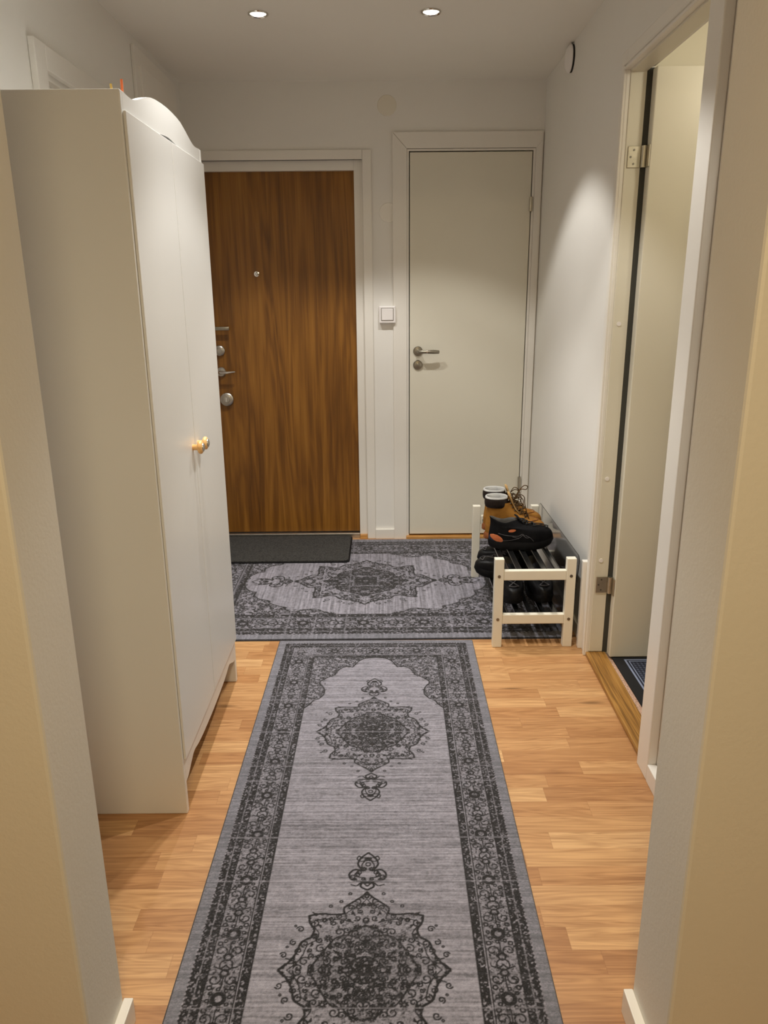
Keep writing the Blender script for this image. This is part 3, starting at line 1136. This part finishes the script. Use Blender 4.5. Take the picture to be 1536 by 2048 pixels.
    for cy_ in med_centres:
        vv, uu = np.abs(yy - cy_), np.abs(xx - hw)
        mu = np.array([p[0] for p in MED])
        mv = np.array([p[1] for p in MED])
        ang = np.arctan2(mv, mu)
        rad = np.hypot(mu, mv)
        o_ = np.argsort(ang)
        lim = np.interp(np.arctan2(vv, uu), ang[o_], rad[o_])
        rr = np.hypot(uu, vv)
        ins = rr < lim
        D[ins] = np.maximum(D, 0.14 + 0.35 * (blob(6) > 0.64))[ins]
        core = rr < np.interp(np.arctan2(vv, uu), np.arctan2([p[1] for p in CORE[::-1]], [p[0] for p in CORE[::-1]]), np.hypot([p[0] for p in CORE[::-1]], [p[1] for p in CORE[::-1]]))
        D[core] = np.maximum(D, 0.36 + 0.3 * (blob(6) > 0.6))[core]
        four([(MED, 4.2), ([(p[0] * 0.90, p[1] * 0.90) for p in MED], 2.0)], hw, cy_)
        four([(CORE, 3.4)], hw, cy_)
        four(ar1, hw, cy_)
        four(ar2, hw, cy_)
        put(flower((0, 0), 22), hw, cy_)
        put([(circle((0, 0), 34, 30), 2.6)], hw, cy_)
        four([(PEN, 4.0), ([(p[0] * 0.62, 290 + (p[1] - 290) * 0.66) for p in PEN], 2.4), (cr([(0, 238), (14, 250), (26, 240), (40, 244)], 6), 3.0),
              (cr([(0, 330), (16, 322), (28, 330), (24, 342)], 6), 2.6), (circle((26, 276), 6, 10), 3.0), (circle((0, 312), 6, 10), 3.0)] + ar3, hw, cy_)
        for sx in (1, -1):
            put([(cr([(184, 0), (172, 14), (150, 20), (172, 30)], 6), 2.4), (spiral((178, 38), 8, 0.5, 1), 2.4), (spiral((160, 72), 8, 1.2, -1), 2.4), (spiral((148, 108), 9, 0.3, 1), 2.4), (circle((160, 118), 2.5, 8), 2.0), (circle((172, 60), 2.5, 8), 2.0)], hw, cy_, sx, 1)
            put([(cr([(184, 0), (172, 14), (150, 20), (172, 30)], 6), 2.4), (spiral((178, 38), 8, 0.5, 1), 2.4), (spiral((160, 72), 8, 1.2, -1), 2.4), (spiral((148, 108), 9, 0.3, 1), 2.4), (circle((160, 118), 2.5, 8), 2.0), (circle((172, 60), 2.5, 8), 2.0)], hw, cy_, sx, -1)
        for q in ((60, 190), (84, 176), (40, 214)):
            four([(circle(q, 3.5, 8), 2.2)], hw, cy_)

    # worn look: streaks across the width plus speckle
    rows = nz.random(cv.l).astype(np.float32)
    k3 = np.array([0.2, 0.6, 1, 0.6, 0.2], np.float32)
    rows = np.convolve(rows, k3 / k3.sum(), 'same')
    rows = (rows - rows.mean()) / rows.std()
    slow = np.convolve(nz.random(cv.l), np.ones(40) / 40, 'same')
    slow = (slow - slow.mean()) / slow.std()
    # streaks that start and stop along the width
    h, w_ = cv.l // 3 + 3, cv.w // 26 + 3
    g = nz.standard_normal((h, w_)).astype(np.float32)
    fy, fx = yy / 3, xx / 26
    iy, ix = fy.astype(int), fx.astype(int)
    ty, tx = fy - iy, fx - ix
    st = g[iy, ix] * (1 - ty) * (1 - tx) + g[iy + 1, ix] * ty * (1 - tx) + g[iy, ix + 1] * (1 - ty) * tx + g[iy + 1, ix + 1] * ty * tx
    stip = (blob(2.3) + blob(1.8) - 1.0)
    st = st * 0.7 + (blob(6) - 0.5) * 1.6 + stip * 1.5
    speck = nz.standard_normal(D.shape).astype(np.float32)
    sp = (speck + np.roll(speck, 1, 1) + np.roll(speck, -1, 1)) / 1.7
    low = blob(90) - 0.5
    wear = 1.10 + 0.10 * st + 0.08 * rows[:, None] + 0.22 * low + 0.10 * sp
    # a few strongly worn lines
    for _ in range(int(lmm / 130)):
        y = nz.integers(10, cv.l - 10)
        wear[y:y + nz.integers(3, 7), :] *= 0.55
    D2 = np.clip(D * wear + np.where((D > 0.05) & (D < 0.8), stip * 0.9, 0), 0, 1)
    D2 = np.where(D < 0.05, np.clip(0.14 + 0.11 * sp - 0.09 * st - 0.05 * rows[:, None], 0, 0.6), D2)
    # soften slightly like a printed pile
    D3 = D2 * 0.5 + 0.125 * (np.roll(D2, 1, 0) + np.roll(D2, -1, 0) + np.roll(D2, 1, 1) + np.roll(D2, -1, 1))
    B = np.clip(0.5 + 0.11 * st + 0.08 * rows[:, None] + 0.03 * slow[:, None] + 0.12 * low + 0.05 * sp, 0, 1)
    E_ = (dist < 30).astype(np.float32) * np.clip(0.55 + 0.2 * sp, 0, 1)
    E_[dist < 3.5] = 0.0
    D3[dist < 3.5] = 0.92
    return D3, B, E_


def rug_mesh(name, D, B, E_, us, vs, width, length, thick, scale):
    """grid in the rug's own space: u across, v along, origin at the low corner"""
    nu, nv = len(us), len(vs)
    U, V = np.meshgrid(us, vs)
    px = np.clip(U / width * (D.shape[1] - 1), 0, D.shape[1] - 1.001)
    py = np.clip(V / length * (D.shape[0] - 1), 0, D.shape[0] - 1.001)
    ix, iy = px.astype(int), py.astype(int)
    tx, ty = px - ix, py - iy

    def sm(A):
        return A[iy, ix] * (1 - ty) * (1 - tx) + A[iy + 1, ix] * ty * (1 - tx) + A[iy, ix + 1] * (1 - ty) * tx + A[iy + 1, ix + 1] * ty * tx
    dd = np.minimum(np.minimum(U, width - U), np.minimum(V, length - V))
    Z = thick * np.clip(0.35 + dd / 0.006, 0, 1)
    co = np.stack([U, V, Z], -1).reshape(-1, 3)
    nmain = nu * nv
    # border loop dropped to the floor
    loop = [(j, 0) for j in range(nu)] + [(nu - 1, i) for i in range(1, nv)] + [(j, nv - 1) for j in range(nu - 2, -1, -1)] + [(0, i) for i in range(nv - 2, 0, -1)]
    li = np.array([i * nu + j for j, i in loop])
    low = co[li].copy()
    low[:, 2] = 0.0
    co = np.concatenate([co, low])
    i, j = np.meshgrid(np.arange(nv - 1), np.arange(nu - 1), indexing='ij')
    a = (i * nu + j).ravel()
    F = np.stack([a, a + 1, a + nu + 1, a + nu], -1)
    n = len(li)
    k = np.arange(n)
    k2 = (k + 1) % n
    Fs = np.stack([li[k], nmain + k, nmain + k2, li[k2]], -1)
    Fa = np.concatenate([F, Fs]).astype(np.int32)
    me = bpy.data.meshes.new(name)
    me.vertices.add(len(co))
    me.vertices.foreach_set('co', co.astype(np.float32).ravel())
    me.loops.add(Fa.size)
    me.loops.foreach_set('vertex_index', Fa.ravel())
    me.polygons.add(len(Fa))
    me.polygons.foreach_set('loop_start', np.arange(0, Fa.size, 4, dtype=np.int32))
    me.polygons.foreach_set('use_smooth', np.ones(len(Fa), bool))
    me.update(calc_edges=True)
    ca = me.color_attributes.new('pattern', 'FLOAT_COLOR', 'POINT')
    col = np.ones((len(co), 4), np.float32)
    col[:nmain, 0] = sm(D).ravel()
    col[:nmain, 1] = sm(B).ravel()
    col[:nmain, 2] = sm(E_).ravel()
    col[nmain:, :3] = (0.95, 0.5, 0.0)
    ca.data.foreach_set('color', col.ravel())
    me.materials.append(M['rug'])
    o = bpy.data.objects.new(name, me)
    C.objects.link(o)
    return o


RW, RLEN = 0.797, 3.02
cR = 2.888 - (2.888 - 2.207)          # medallion centre seen first from the far end
Dp, Bp, Ep = rug_pattern(797, 3020, [3020 - 681, 3020 - 681 - 915, 3020 - 681 - 1830], ('lo', 'hi'), 7)
vs = np.concatenate([np.arange(0, 0.96, 0.004), np.arange(0.96, RLEN, 0.0015), [RLEN]])
us = np.linspace(0, RW, 532)
runner = rug_mesh('runner_rug', Dp, Bp, Ep, us, vs, RW, RLEN, 0.007, 1.0)
ra = 0.0076
runner.rotation_euler = (0, 0, -ra)
# far left corner of the runner sits at (-0.4385, 2.892)
runner.location = (-0.4385 - RLEN * math.sin(ra), 2.892 - RLEN * math.cos(ra), 0.0)
tag(runner, 'long grey runner rug with black medallions lying along the oak floor', 'rug')

WK = 1.05
MW, ML = 1.31, 1.70
Dp, Bp, Ep = rug_pattern(819, 1062, [531], ('lo', 'hi'), 11, SPAN_WIDE)
us = np.linspace(0, MW, 600)
vs = np.linspace(0, ML, 780)
hall = rug_mesh('hall_rug', Dp, Bp, Ep, us, vs, MW, ML, 0.007, 1.6)
hall.rotation_euler = (0, 0, PI / 2)          # u -> +y, v -> -x
hall.location = (-0.095 + ML / 2, 2.899, 0.0)
hall.rotation_euler = (0, 0, PI / 2 + 0.0)
tag(hall, 'wide grey medallion rug in front of the two doors, under the shoe rack', 'rug')

# ribbed doormat on the rug in front of the front door
bm = bm_new()
add_box(bm, -0.985, -0.187, 3.816, 4.255, 0.0075, 0.0165, 0.003)
dm = thing('doormat', 'charcoal ribbed doormat lying on the rug before the wooden front door', 'doormat', (-0.586, 4.03, 0.0072))


def rounded_rect(x0, x1, y0, y1, r, n=6):
    pts = []
    for cx_, cy_, a0 in ((x1 - r, y0 + r, -PI / 2), (x1 - r, y1 - r, 0), (x0 + r, y1 - r, PI / 2), (x0 + r, y0 + r, PI)):
        for k in range(n + 1):
            a = a0 + PI / 2 * k / n
            pts.append((cx_ + r * math.cos(a), cy_ + r * math.sin(a)))
    return pts


bm.free()
bm = bm_new()
add_prism(bm, rounded_rect(-0.985, -0.187, 3.816, 4.255, 0.03), 'z', 0.0074, 0.012)
obj('rubber_backing', bm, 'blackrubber', dm)
bm = bm_new()
add_prism(bm, rounded_rect(-0.977, -0.195, 3.824, 4.247, 0.025), 'z', 0.012, 0.0175)
obj('ribbed_pile', bm, 'ribbed', dm)

# mat in the side room
bm = bm_new()
add_prism(bm, rounded_rect(0.882, 1.502, 1.79, 2.725, 0.01), 'z', 0.0065, 0.0135)
tag(obj('bath_mat', bm, 'keymat'), 'dark navy mat with pale border lines in the side room doorway', 'mat')

# ------------------------------------------------------------------ shoe rack
RX0, RX1, RY0, RY1 = 0.432, 0.753, 2.825, 3.615
rk = thing('shoe_rack', 'white wooden two-tier shoe rack with dark slatted shelves by the right wall', 'shoe rack', ((RX0 + RX1) / 2, (RY0 + RY1) / 2, 0))
PW = 0.037
for y0 in (RY0, RY1 - 0.03):
    zb = 0.0 if y0 == RY0 else 0.0073
    for x0 in (RX0, RX1 - PW):
        bm = bm_new()
        add_box(bm, x0, x0 + PW, y0, y0 + 0.03, zb, 0.378, 0.0025)
        lg = obj('leg', bm, 'rackwood', rk)
        if y0 == RY0:
            for z in (0.306, 0.122):
                b2 = bm_new()
                add_cyl(b2, (x0 + PW / 2, y0 + 0.001, z), (x0 + PW / 2, y0 - 0.0012, z), 0.0062, n=16)
                obj('screw', b2, 'screw', lg, smooth=40)
    for z in (0.288, 0.101):
        bm = bm_new()
        add_box(bm, RX0 + PW, RX1 - PW, y0 + 0.003, y0 + 0.027, z, z + 0.040, 0.0025)
        obj('rail', bm, 'rackwood', rk)
for z in (0.306, 0.119):
    for k in range(5):
        x = 0.489 + k * 0.0515
        bm = bm_new()
        add_box(bm, x - 0.011, x + 0.011, RY0 + 0.026, RY1 - 0.026, z - 0.004, z + 0.004, 0.002)
        add_box(bm, x - 0.011, x - 0.008, RY0 + 0.026, RY1 - 0.026, z + 0.003, z + 0.006, 0.001)
        add_box(bm, x + 0.008, x + 0.011, RY0 + 0.026, RY1 - 0.026, z + 0.003, z + 0.006, 0.001)
        obj('slat', bm, 'slat', rk)

# acrylic sheet between rack and wall
pts = []
ol = [(2.83, 0.0075), (3.63, 0.0075)]
for k in range(7):
    a = PI / 2 * k / 6
    ol.append((3.605 + 0.025 * math.cos(a), 0.36 + 0.025 * math.sin(a)))
for k in range(7):
    a = PI / 2 + PI / 2 * k / 6
    ol.append((2.855 + 0.025 * math.cos(a), 0.36 + 0.025 * math.sin(a)))
ol = [(max(y, 2.91) if z < 0.008 else y, z) for y, z in ol]
bm = bm_new()
add_prism(bm, ol, 'x', 0.762, 0.7655)
tag(obj('acrylic_sheet', bm, 'acrylic'), 'clear smoky acrylic sheet standing between shoe rack and right wall', 'acrylic sheet')


# ------------------------------------------------------------------ shoes
def ring(z, xb, xf, hw, foot, n=40, ybias=0.0, p=0.85):
    out = []
    for k in range(n):
        th = 2 * PI * k / n
        t_ = (1 + math.cos(th)) / 2
        x = xb + (xf - xb) * t_
        sh = 1 + foot * (0.18 * math.sin((t_ - 0.15) * PI * 1.25) - 0.16 * math.exp(-((t_ - 0.38) / 0.16) ** 2) - 0.02)
        s_ = math.sin(th)
        y = hw * sh * math.copysign(abs(s_) ** p, s_)
        out.append(Vector((x, y + ybias * foot * t_ * t_, z)))
    return out


def loft(bm, rings, cap_bottom=False, cap_top=False):
    R_ = [[bm.verts.new(p) for p in r] for r in rings]
    n = len(R_[0])
    for A, B in zip(R_, R_[1:]):
        for k in range(n):
            bm.faces.new((A[k], A[(k + 1) % n], B[(k + 1) % n], B[k]))
    if cap_bottom:
        bm.faces.new(R_[0][::-1])
    if cap_top:
        bm.faces.new(R_[-1])


def lerp_ring(secs, z, n=40):
    """secs: (z, xb, xf, hw, foot, p) keyframes -> ring at height z"""
    for a, b in zip(secs, secs[1:]):
        if z <= b[0]:
            t_ = (z - a[0]) / (b[0] - a[0])
            v = [a[i] + (b[i] - a[i]) * t_ for i in range(6)]
            return ring(z, v[1], v[2], v[3], v[4], n, 0, v[5])
    b = secs[-1]
    return ring(z, b[1], b[2], b[3], b[4], n, 0, b[5])


def surf_front(secs, z, yfrac):
    """point on the front (instep) side of the upper at height z"""
    r = lerp_ring(secs, z, 80)
    best = min(r, key=lambda p: abs(p.y - yfrac) + (0 if p.x > (r[0].x + r[40].x) / 2 else 10))
    return best.copy()


def lacing(secs, zs, half, rad, off=0.003):
    bm = bm_new()
    L = [surf_front(secs, z, half) + Vector((off, 0.001, 0.002)) for z in zs]
    R_ = [surf_front(secs, z, -half) + Vector((off, -0.001, 0.002)) for z in zs]
    M_ = [surf_front(secs, z, 0.0) + Vector((off + 0.004, 0, 0.004)) for z in zs]
    for i in range(len(zs)):
        add_tube(bm, cr([tuple(L[i]), tuple(M_[i]), tuple(R_[i])], 6), rad, 8)
        if i + 1 < len(zs):
            mid = (M_[i] + M_[i + 1]) / 2 + Vector((0.003, 0, 0.003))
            add_tube(bm, cr([tuple(L[i]), tuple(mid), tuple(R_[i + 1])], 6), rad, 8)
            add_tube(bm, cr([tuple(R_[i]), tuple(mid + Vector((0.002, 0, 0.002))), tuple(L[i + 1])], 6), rad, 8)
    return bm


def make_boot(label, loc, rotz, bow):
    t_ = thing('work_boot', label, 'boot', loc, rotz, 'wheat boots on the top shelf')
    bm = bm_new()
    loft(bm, [ring(z, xb, xf, hw, 1.0) for z, xb, xf, hw in ((0.0, 0.006, 0.272, 0.047), (0.004, 0.0, 0.28, 0.051), (0.022, 0.0, 0.284, 0.052), (0.030, 0.004, 0.279, 0.049))], True, True)
    obj('sole', bm, 'gum', t_, world=False, smooth=50)
    secs = [(0.029, 0.006, 0.276, 0.047, 1.0, 0.85), (0.05, 0.004, 0.278, 0.049, 1.0, 0.8), (0.07, 0.006, 0.272, 0.047, 1.0, 0.75), (0.085, 0.008, 0.252, 0.045, 1.0, 0.72),
            (0.098, 0.010, 0.205, 0.042, 0.7, 0.8), (0.115, 0.012, 0.168, 0.040, 0.4, 0.85), (0.135, 0.012, 0.142, 0.040, 0.2, 0.9), (0.16, 0.008, 0.126, 0.041, 0.05, 0.95), (0.172, 0.006, 0.122, 0.042, 0.0, 1.0)]
    bm = bm_new()
    loft(bm, [ring(s[0], s[1], s[2], s[3], s[4], 40, 0, s[5]) for s in secs])
    obj('upper', bm, 'wheat', t_, world=False, smooth=180, sub=1)
    bm = bm_new()
    loft(bm, [ring(z, xb, xf, hw, 0) for z, xb, xf, hw in ((0.150, 0.006, 0.105, 0.043), (0.154, 0.001, 0.108, 0.0465), (0.172, -0.001, 0.106, 0.048), (0.188, 0.001, 0.104, 0.0475), (0.194, 0.005, 0.101, 0.044))])
    obj('padded_collar', bm, 'collar', t_, world=False, smooth=180, sub=1, label='dark padded collar')
    bm = bm_new()
    loft(bm, [ring(z, xb, xf, hw, 0) for z, xb, xf, hw in ((0.191, 0.002, 0.103, 0.0465), (0.198, 0.004, 0.102, 0.0455), (0.199, 0.009, 0.098, 0.040), (0.190, 0.013, 0.096, 0.036), (0.14, 0.018, 0.096, 0.032), (0.08, 0.02, 0.13, 0.030))], False, True)
    obj('lining', bm, 'lining', t_, world=False, smooth=180, sub=1, label='pale padded lining')
    bm = bm_new()
    loft(bm, [[Vector((x + 0.006 * math.cos(a), 0.030 * math.sin(a) * wf, z)) for a in [2 * PI * k / 20 for k in range(20)]] for x, z, wf in ((0.158, 0.115, 0.9), (0.135, 0.14, 1), (0.120, 0.17, 1.05), (0.110, 0.200, 1.0), (0.106, 0.212, 0.7))], True, True)
    obj('tongue', bm, 'tongue', t_, world=False, smooth=180, label='tan tongue')
    zs = [0.104, 0.118, 0.134, 0.150, 0.168]
    lc = obj('laces', lacing(secs, zs, 0.024, 0.0024), 'lace_brown', t_, world=False, smooth=180)
    bm = bm_new()
    b0 = Vector((0.128, 0.0, 0.178))
    if bow:
        add_tube(bm, cr([tuple(b0), (0.150, 0.004, 0.215), (0.172, 0.0, 0.242), (0.188, -0.004, 0.240), (0.182, -0.004, 0.226), (0.158, 0, 0.224), (0.134, 0, 0.182)], 8), 0.0020, 8)
        add_tube(bm, cr([tuple(b0), (0.152, -0.014, 0.205), (0.172, -0.022, 0.196), (0.176, -0.024, 0.165), (0.186, -0.028, 0.125), (0.196, -0.030, 0.098)], 8), 0.0020, 8)
        add_tube(bm, cr([tuple(b0), (0.148, -0.02, 0.190), (0.163, -0.028, 0.165), (0.168, -0.034, 0.135), (0.18, -0.036, 0.105)], 8), 0.0020, 8)
    add_tube(bm, cr([tuple(b0), (0.146, -0.018, 0.196), (0.166, -0.026, 0.186), (0.164, -0.026, 0.160), (0.140, -0.01, 0.172)], 8), 0.0020, 8)
    add_tube(bm, cr([tuple(b0), (0.146, 0.018, 0.196), (0.166, 0.026, 0.186), (0.164, 0.026, 0.160), (0.140, 0.01, 0.172)], 8), 0.0020, 8)
    obj('lace_bow', bm, 'lace_brown', lc, world=False, smooth=180)
    for z in zs:
        for s_ in (0.024, -0.024):
            bm = bm_new()
            add_lathe(bm, [(0.0015, 0.0035), (0.0035, 0.003), (0.0035, -0.003)], surf_front(secs, z, s_), (0.8, s_ * 14, 0.45), 10)
            obj('eyelet', bm, 'darksteel', lc, world=False, smooth=50)
    # toe seam
    bm = bm_new()
    r = lerp_ring(secs, 0.088, 60)
    pts_ = [p for p in r[-16:] + r[:17] if p.x > 0.10]
    add_tube(bm, [p + Vector((0.0005, 0, 0.001)) for p in pts_], 0.0014, 6)
    obj('toe_seam', bm, 'gum', t_, world=False, smooth=180)
    return t_


def make_trainer(name, label, cat, loc, rotz, group, L=0.285, hiking=True, lining='grey_lining'):
    t_ = thing(name, label, cat, loc, rotz, group)
    k = L / 0.285
    bm = bm_new()
    rr = []
    for z, xb, xf, hw in ((0.0, 0.012, 0.262, 0.043), (0.006, 0.004, 0.276, 0.048), (0.024, 0.0, 0.286, 0.051), (0.036, 0.002, 0.284, 0.049)):
        r = ring(z, xb * k, xf * k, hw, 1.0)
        for p in r:
            u = p.x / L
            p.z += 0.016 * max(0, (u - 0.72) / 0.28) ** 2 + 0.006 * max(0, (0.15 - u) / 0.15)
        rr.append(r)
    loft(bm, rr, True, True)
    obj('sole', bm, 'blackrubber', t_, world=False, smooth=50)
    top = 0.095 if hiking else 0.085
    secs = [(0.030, 0.006 * k, 0.280 * k, 0.047, 1.0, 0.85), (0.050, 0.002 * k, 0.285 * k, 0.049, 1.0, 0.8), (0.070, 0.004 * k, 0.280 * k, 0.047, 1.0, 0.72), (top - 0.008, 0.007 * k, 0.268 * k, 0.045, 1.0, 0.62), (top - 0.001, 0.008 * k, 0.240 * k, 0.0435, 0.9, 0.68),
            (top + 0.004, 0.009 * k, 0.196 * k, 0.042, 0.8, 0.75), (top + 0.012, 0.010 * k, 0.165 * k, 0.039, 0.6, 0.8), (top + 0.024, 0.008 * k, 0.142 * k, 0.036, 0.3, 0.85), (top + 0.032, 0.004 * k, 0.132 * k, 0.034, 0.2, 0.9)]
    bm = bm_new()
    rings_ = []
    for s in secs:
        r = ring(s[0], s[1], s[2], s[3], s[4], 40, 0, s[5])
        if s[0] > top + 0.005:      # ankle collar dips at the sides and rises at the heel
            for p in r:
                u = (p.x - s[1]) / (s[2] - s[1])
                p.z += 0.013 * max(0, 1 - u / 0.25) - 0.010 * math.exp(-((u - 0.5) / 0.22) ** 2)
        rings_.append(r)
    last = rings_[-1]
    cen = sum(last, Vector()) / len(last)
    inn = [cen + (p - cen) * 0.86 + Vector((0, 0, -0.002)) for p in last]
    loft(bm, rings_ + [[cen + (p - cen) * 0.95 + Vector((0, 0, 0.002)) for p in last]])
    obj('upper', bm, 'blackfabric' if hiking else 'blackleather', t_, world=False, smooth=180, sub=1)
    bm = bm_new()
    loft(bm, [[cen + (p - cen) * 0.95 + Vector((0, 0, 0.002)) for p in last], inn, [cen + (p - cen) * 0.8 + Vector((0, 0, -0.012)) for p in last], [Vector((p.x * 1.0, p.y * 0.8, 0.05)) for p in inn]], False, True)
    obj('lining', bm, lining, t_, world=False, smooth=180, label='grey lining')
    bm = bm_new()
    loft(bm, [[Vector((x * k + 0.006 * math.cos(a), 0.024 * math.sin(a) * wf, z)) for a in [2 * PI * q / 16 for q in range(16)]] for x, z, wf in ((0.17, top + 0.004, 0.9), (0.15, top + 0.016, 1), (0.134, top + 0.032, 1.05), (0.122, top + 0.046, 1.0), (0.117, top + 0.05, 0.6))], True, True)
    obj('tongue', bm, 'blackfabric', t_, world=False, smooth=180)
    zs = [top - 0.004, top + 0.004, top + 0.012, top + 0.020, top + 0.027]
    obj('laces', lacing(secs, zs, 0.02, 0.0023), 'lace_black' if hiking else 'grey_stitch', t_, world=False, smooth=180)
    return t_, secs


def patch(secs, zlo, zhi, fn, n=14, off=0.0016, sgn=-1):
    """a panel lying on the outer side of a shoe: fn(t)->(x0,x1) extents at relative height t"""
    bm = bm_new()
    rows = []
    for i in range(n + 1):
        tt = i / n
        z = zlo + (zhi - zlo) * tt
        r = lerp_ring(secs, z, 120)
        side = sorted([p for p in r if p.y * sgn >= 0], key=lambda p: p.x)
        xs = [p.x for p in side]
        ys = [p.y for p in side]
        x0, x1 = fn(tt)
        row = []
        for j in range(n + 1):
            x = x0 + (x1 - x0) * j / n
            y = float(np.interp(x, xs, ys))
            row.append((x, y))
        rows.append((z, row))
    V0 = [[bm.verts.new((x, y + sgn * off, z)) for x, y in row] for z, row in rows]
    V1 = [[bm.verts.new((x, y - sgn * off, z)) for x, y in row] for z, row in rows]
    for i in range(n):
        for j in range(n):
            bm.faces.new((V0[i][j], V0[i][j + 1], V0[i + 1][j + 1], V0[i + 1][j]))
            bm.faces.new((V1[i][j], V1[i + 1][j], V1[i + 1][j + 1], V1[i][j + 1]))
    for j in range(n):
        bm.faces.new((V0[0][j], V1[0][j], V1[0][j + 1], V0[0][j + 1]))
        bm.faces.new((V0[n][j], V0[n][j + 1], V1[n][j + 1], V1[n][j]))
    for i in range(n):
        bm.faces.new((V0[i][0], V0[i + 1][0], V1[i + 1][0], V1[i][0]))
        bm.faces.new((V0[i][n], V1[i][n], V1[i + 1][n], V0[i + 1][n]))
    return bm


SH = 0.3125                    # top of the upper slats
SL = 0.1255
make_boot('wheat work boot with dark collar, behind the black hiking shoe on the rack', (0.447, 3.293, SH), 0.0, True)
make_boot('second wheat work boot, farther from the viewer on the top shelf', (0.455, 3.425, SH), -0.02, False)

hs, secs = make_trainer('hiking_shoe', 'black hiking shoe with an orange heel panel on the top shelf of the rack', 'shoe', (0.448, 3.166, SH), 0.0, None)


def ell(cx, rx, tilt):
    def f(t_):
        h = math.sqrt(max(0.0, 1 - (2 * t_ - 1) ** 2)) * rx + 0.0005
        c_ = cx + tilt * (t_ - 0.5)
        return (max(0.004, c_ - h), c_ + h)
    return f


obj('heel_panel', patch(secs, 0.034, 0.068, ell(0.034, 0.022, -0.028)), 'orange', hs, world=False, smooth=180, label='orange heel panel')
obj('heel_panel', patch(secs, 0.032, 0.060, ell(0.013, 0.010, -0.01), off=0.0012), 'blue', hs, world=False, smooth=180, label='dark blue heel edge')
obj('side_logo', patch(secs, 0.080, 0.093, ell(0.098, 0.014, 0.012)), 'orange', hs, world=False, smooth=180, label='small orange side badge')
bm = bm_new()


def side_line(pts, r=0.0011):
    out = []
    for x, z in pts:
        rg_ = lerp_ring(secs, z, 120)
        side = sorted([p for p in rg_ if p.y <= 0], key=lambda p: p.x)
        out.append((x, float(np.interp(x, [p.x for p in side], [p.y for p in side])) - 0.0008, z))
    add_tube(bm, out, r, 6)


side_line(cr([(0.04, 0.074), (0.06, 0.068), (0.09, 0.064), (0.125, 0.064), (0.140, 0.073), (0.152, 0.066)], 5))
side_line(cr([(0.10, 0.060), (0.128, 0.056), (0.142, 0.068), (0.158, 0.058), (0.172, 0.060)], 5))
side_line(cr([(0.155, 0.068), (0.175, 0.058), (0.19, 0.042)], 5))
side_line(cr([(0.05, 0.040), (0.09, 0.044), (0.128, 0.054)], 5))
obj('side_stitching', bm, 'grey_stitch', hs, world=False, smooth=180, label='grey stitched lines')

# the lower shelf: one pair facing the viewer, one pair with toes over the left edge
make_trainer('black_shoe', 'black lace-up shoe on the lower shelf, toe to the viewer, left of its pair', 'shoe', (0.535, 3.205, SL), -PI / 2, 'black shoes on the lower shelf', 0.275, False)
make_trainer('black_shoe', 'black lace-up shoe on the lower shelf, toe to the viewer, nearest the right wall', 'shoe', (0.652, 3.215, SL), -PI / 2 + 0.05, 'black shoes on the lower shelf', 0.275, False)
make_trainer('black_shoe', 'black shoe on the lower shelf with its toe sticking out past the left legs', 'shoe', (0.695, 3.315, SL), PI + 0.03, 'black shoes on the lower shelf', 0.285, False)
make_trainer('black_shoe', 'black shoe deepest on the lower shelf, nearest the white door', 'shoe', (0.72, 3.445, SL), PI, 'black shoes on the lower shelf', 0.28, False)
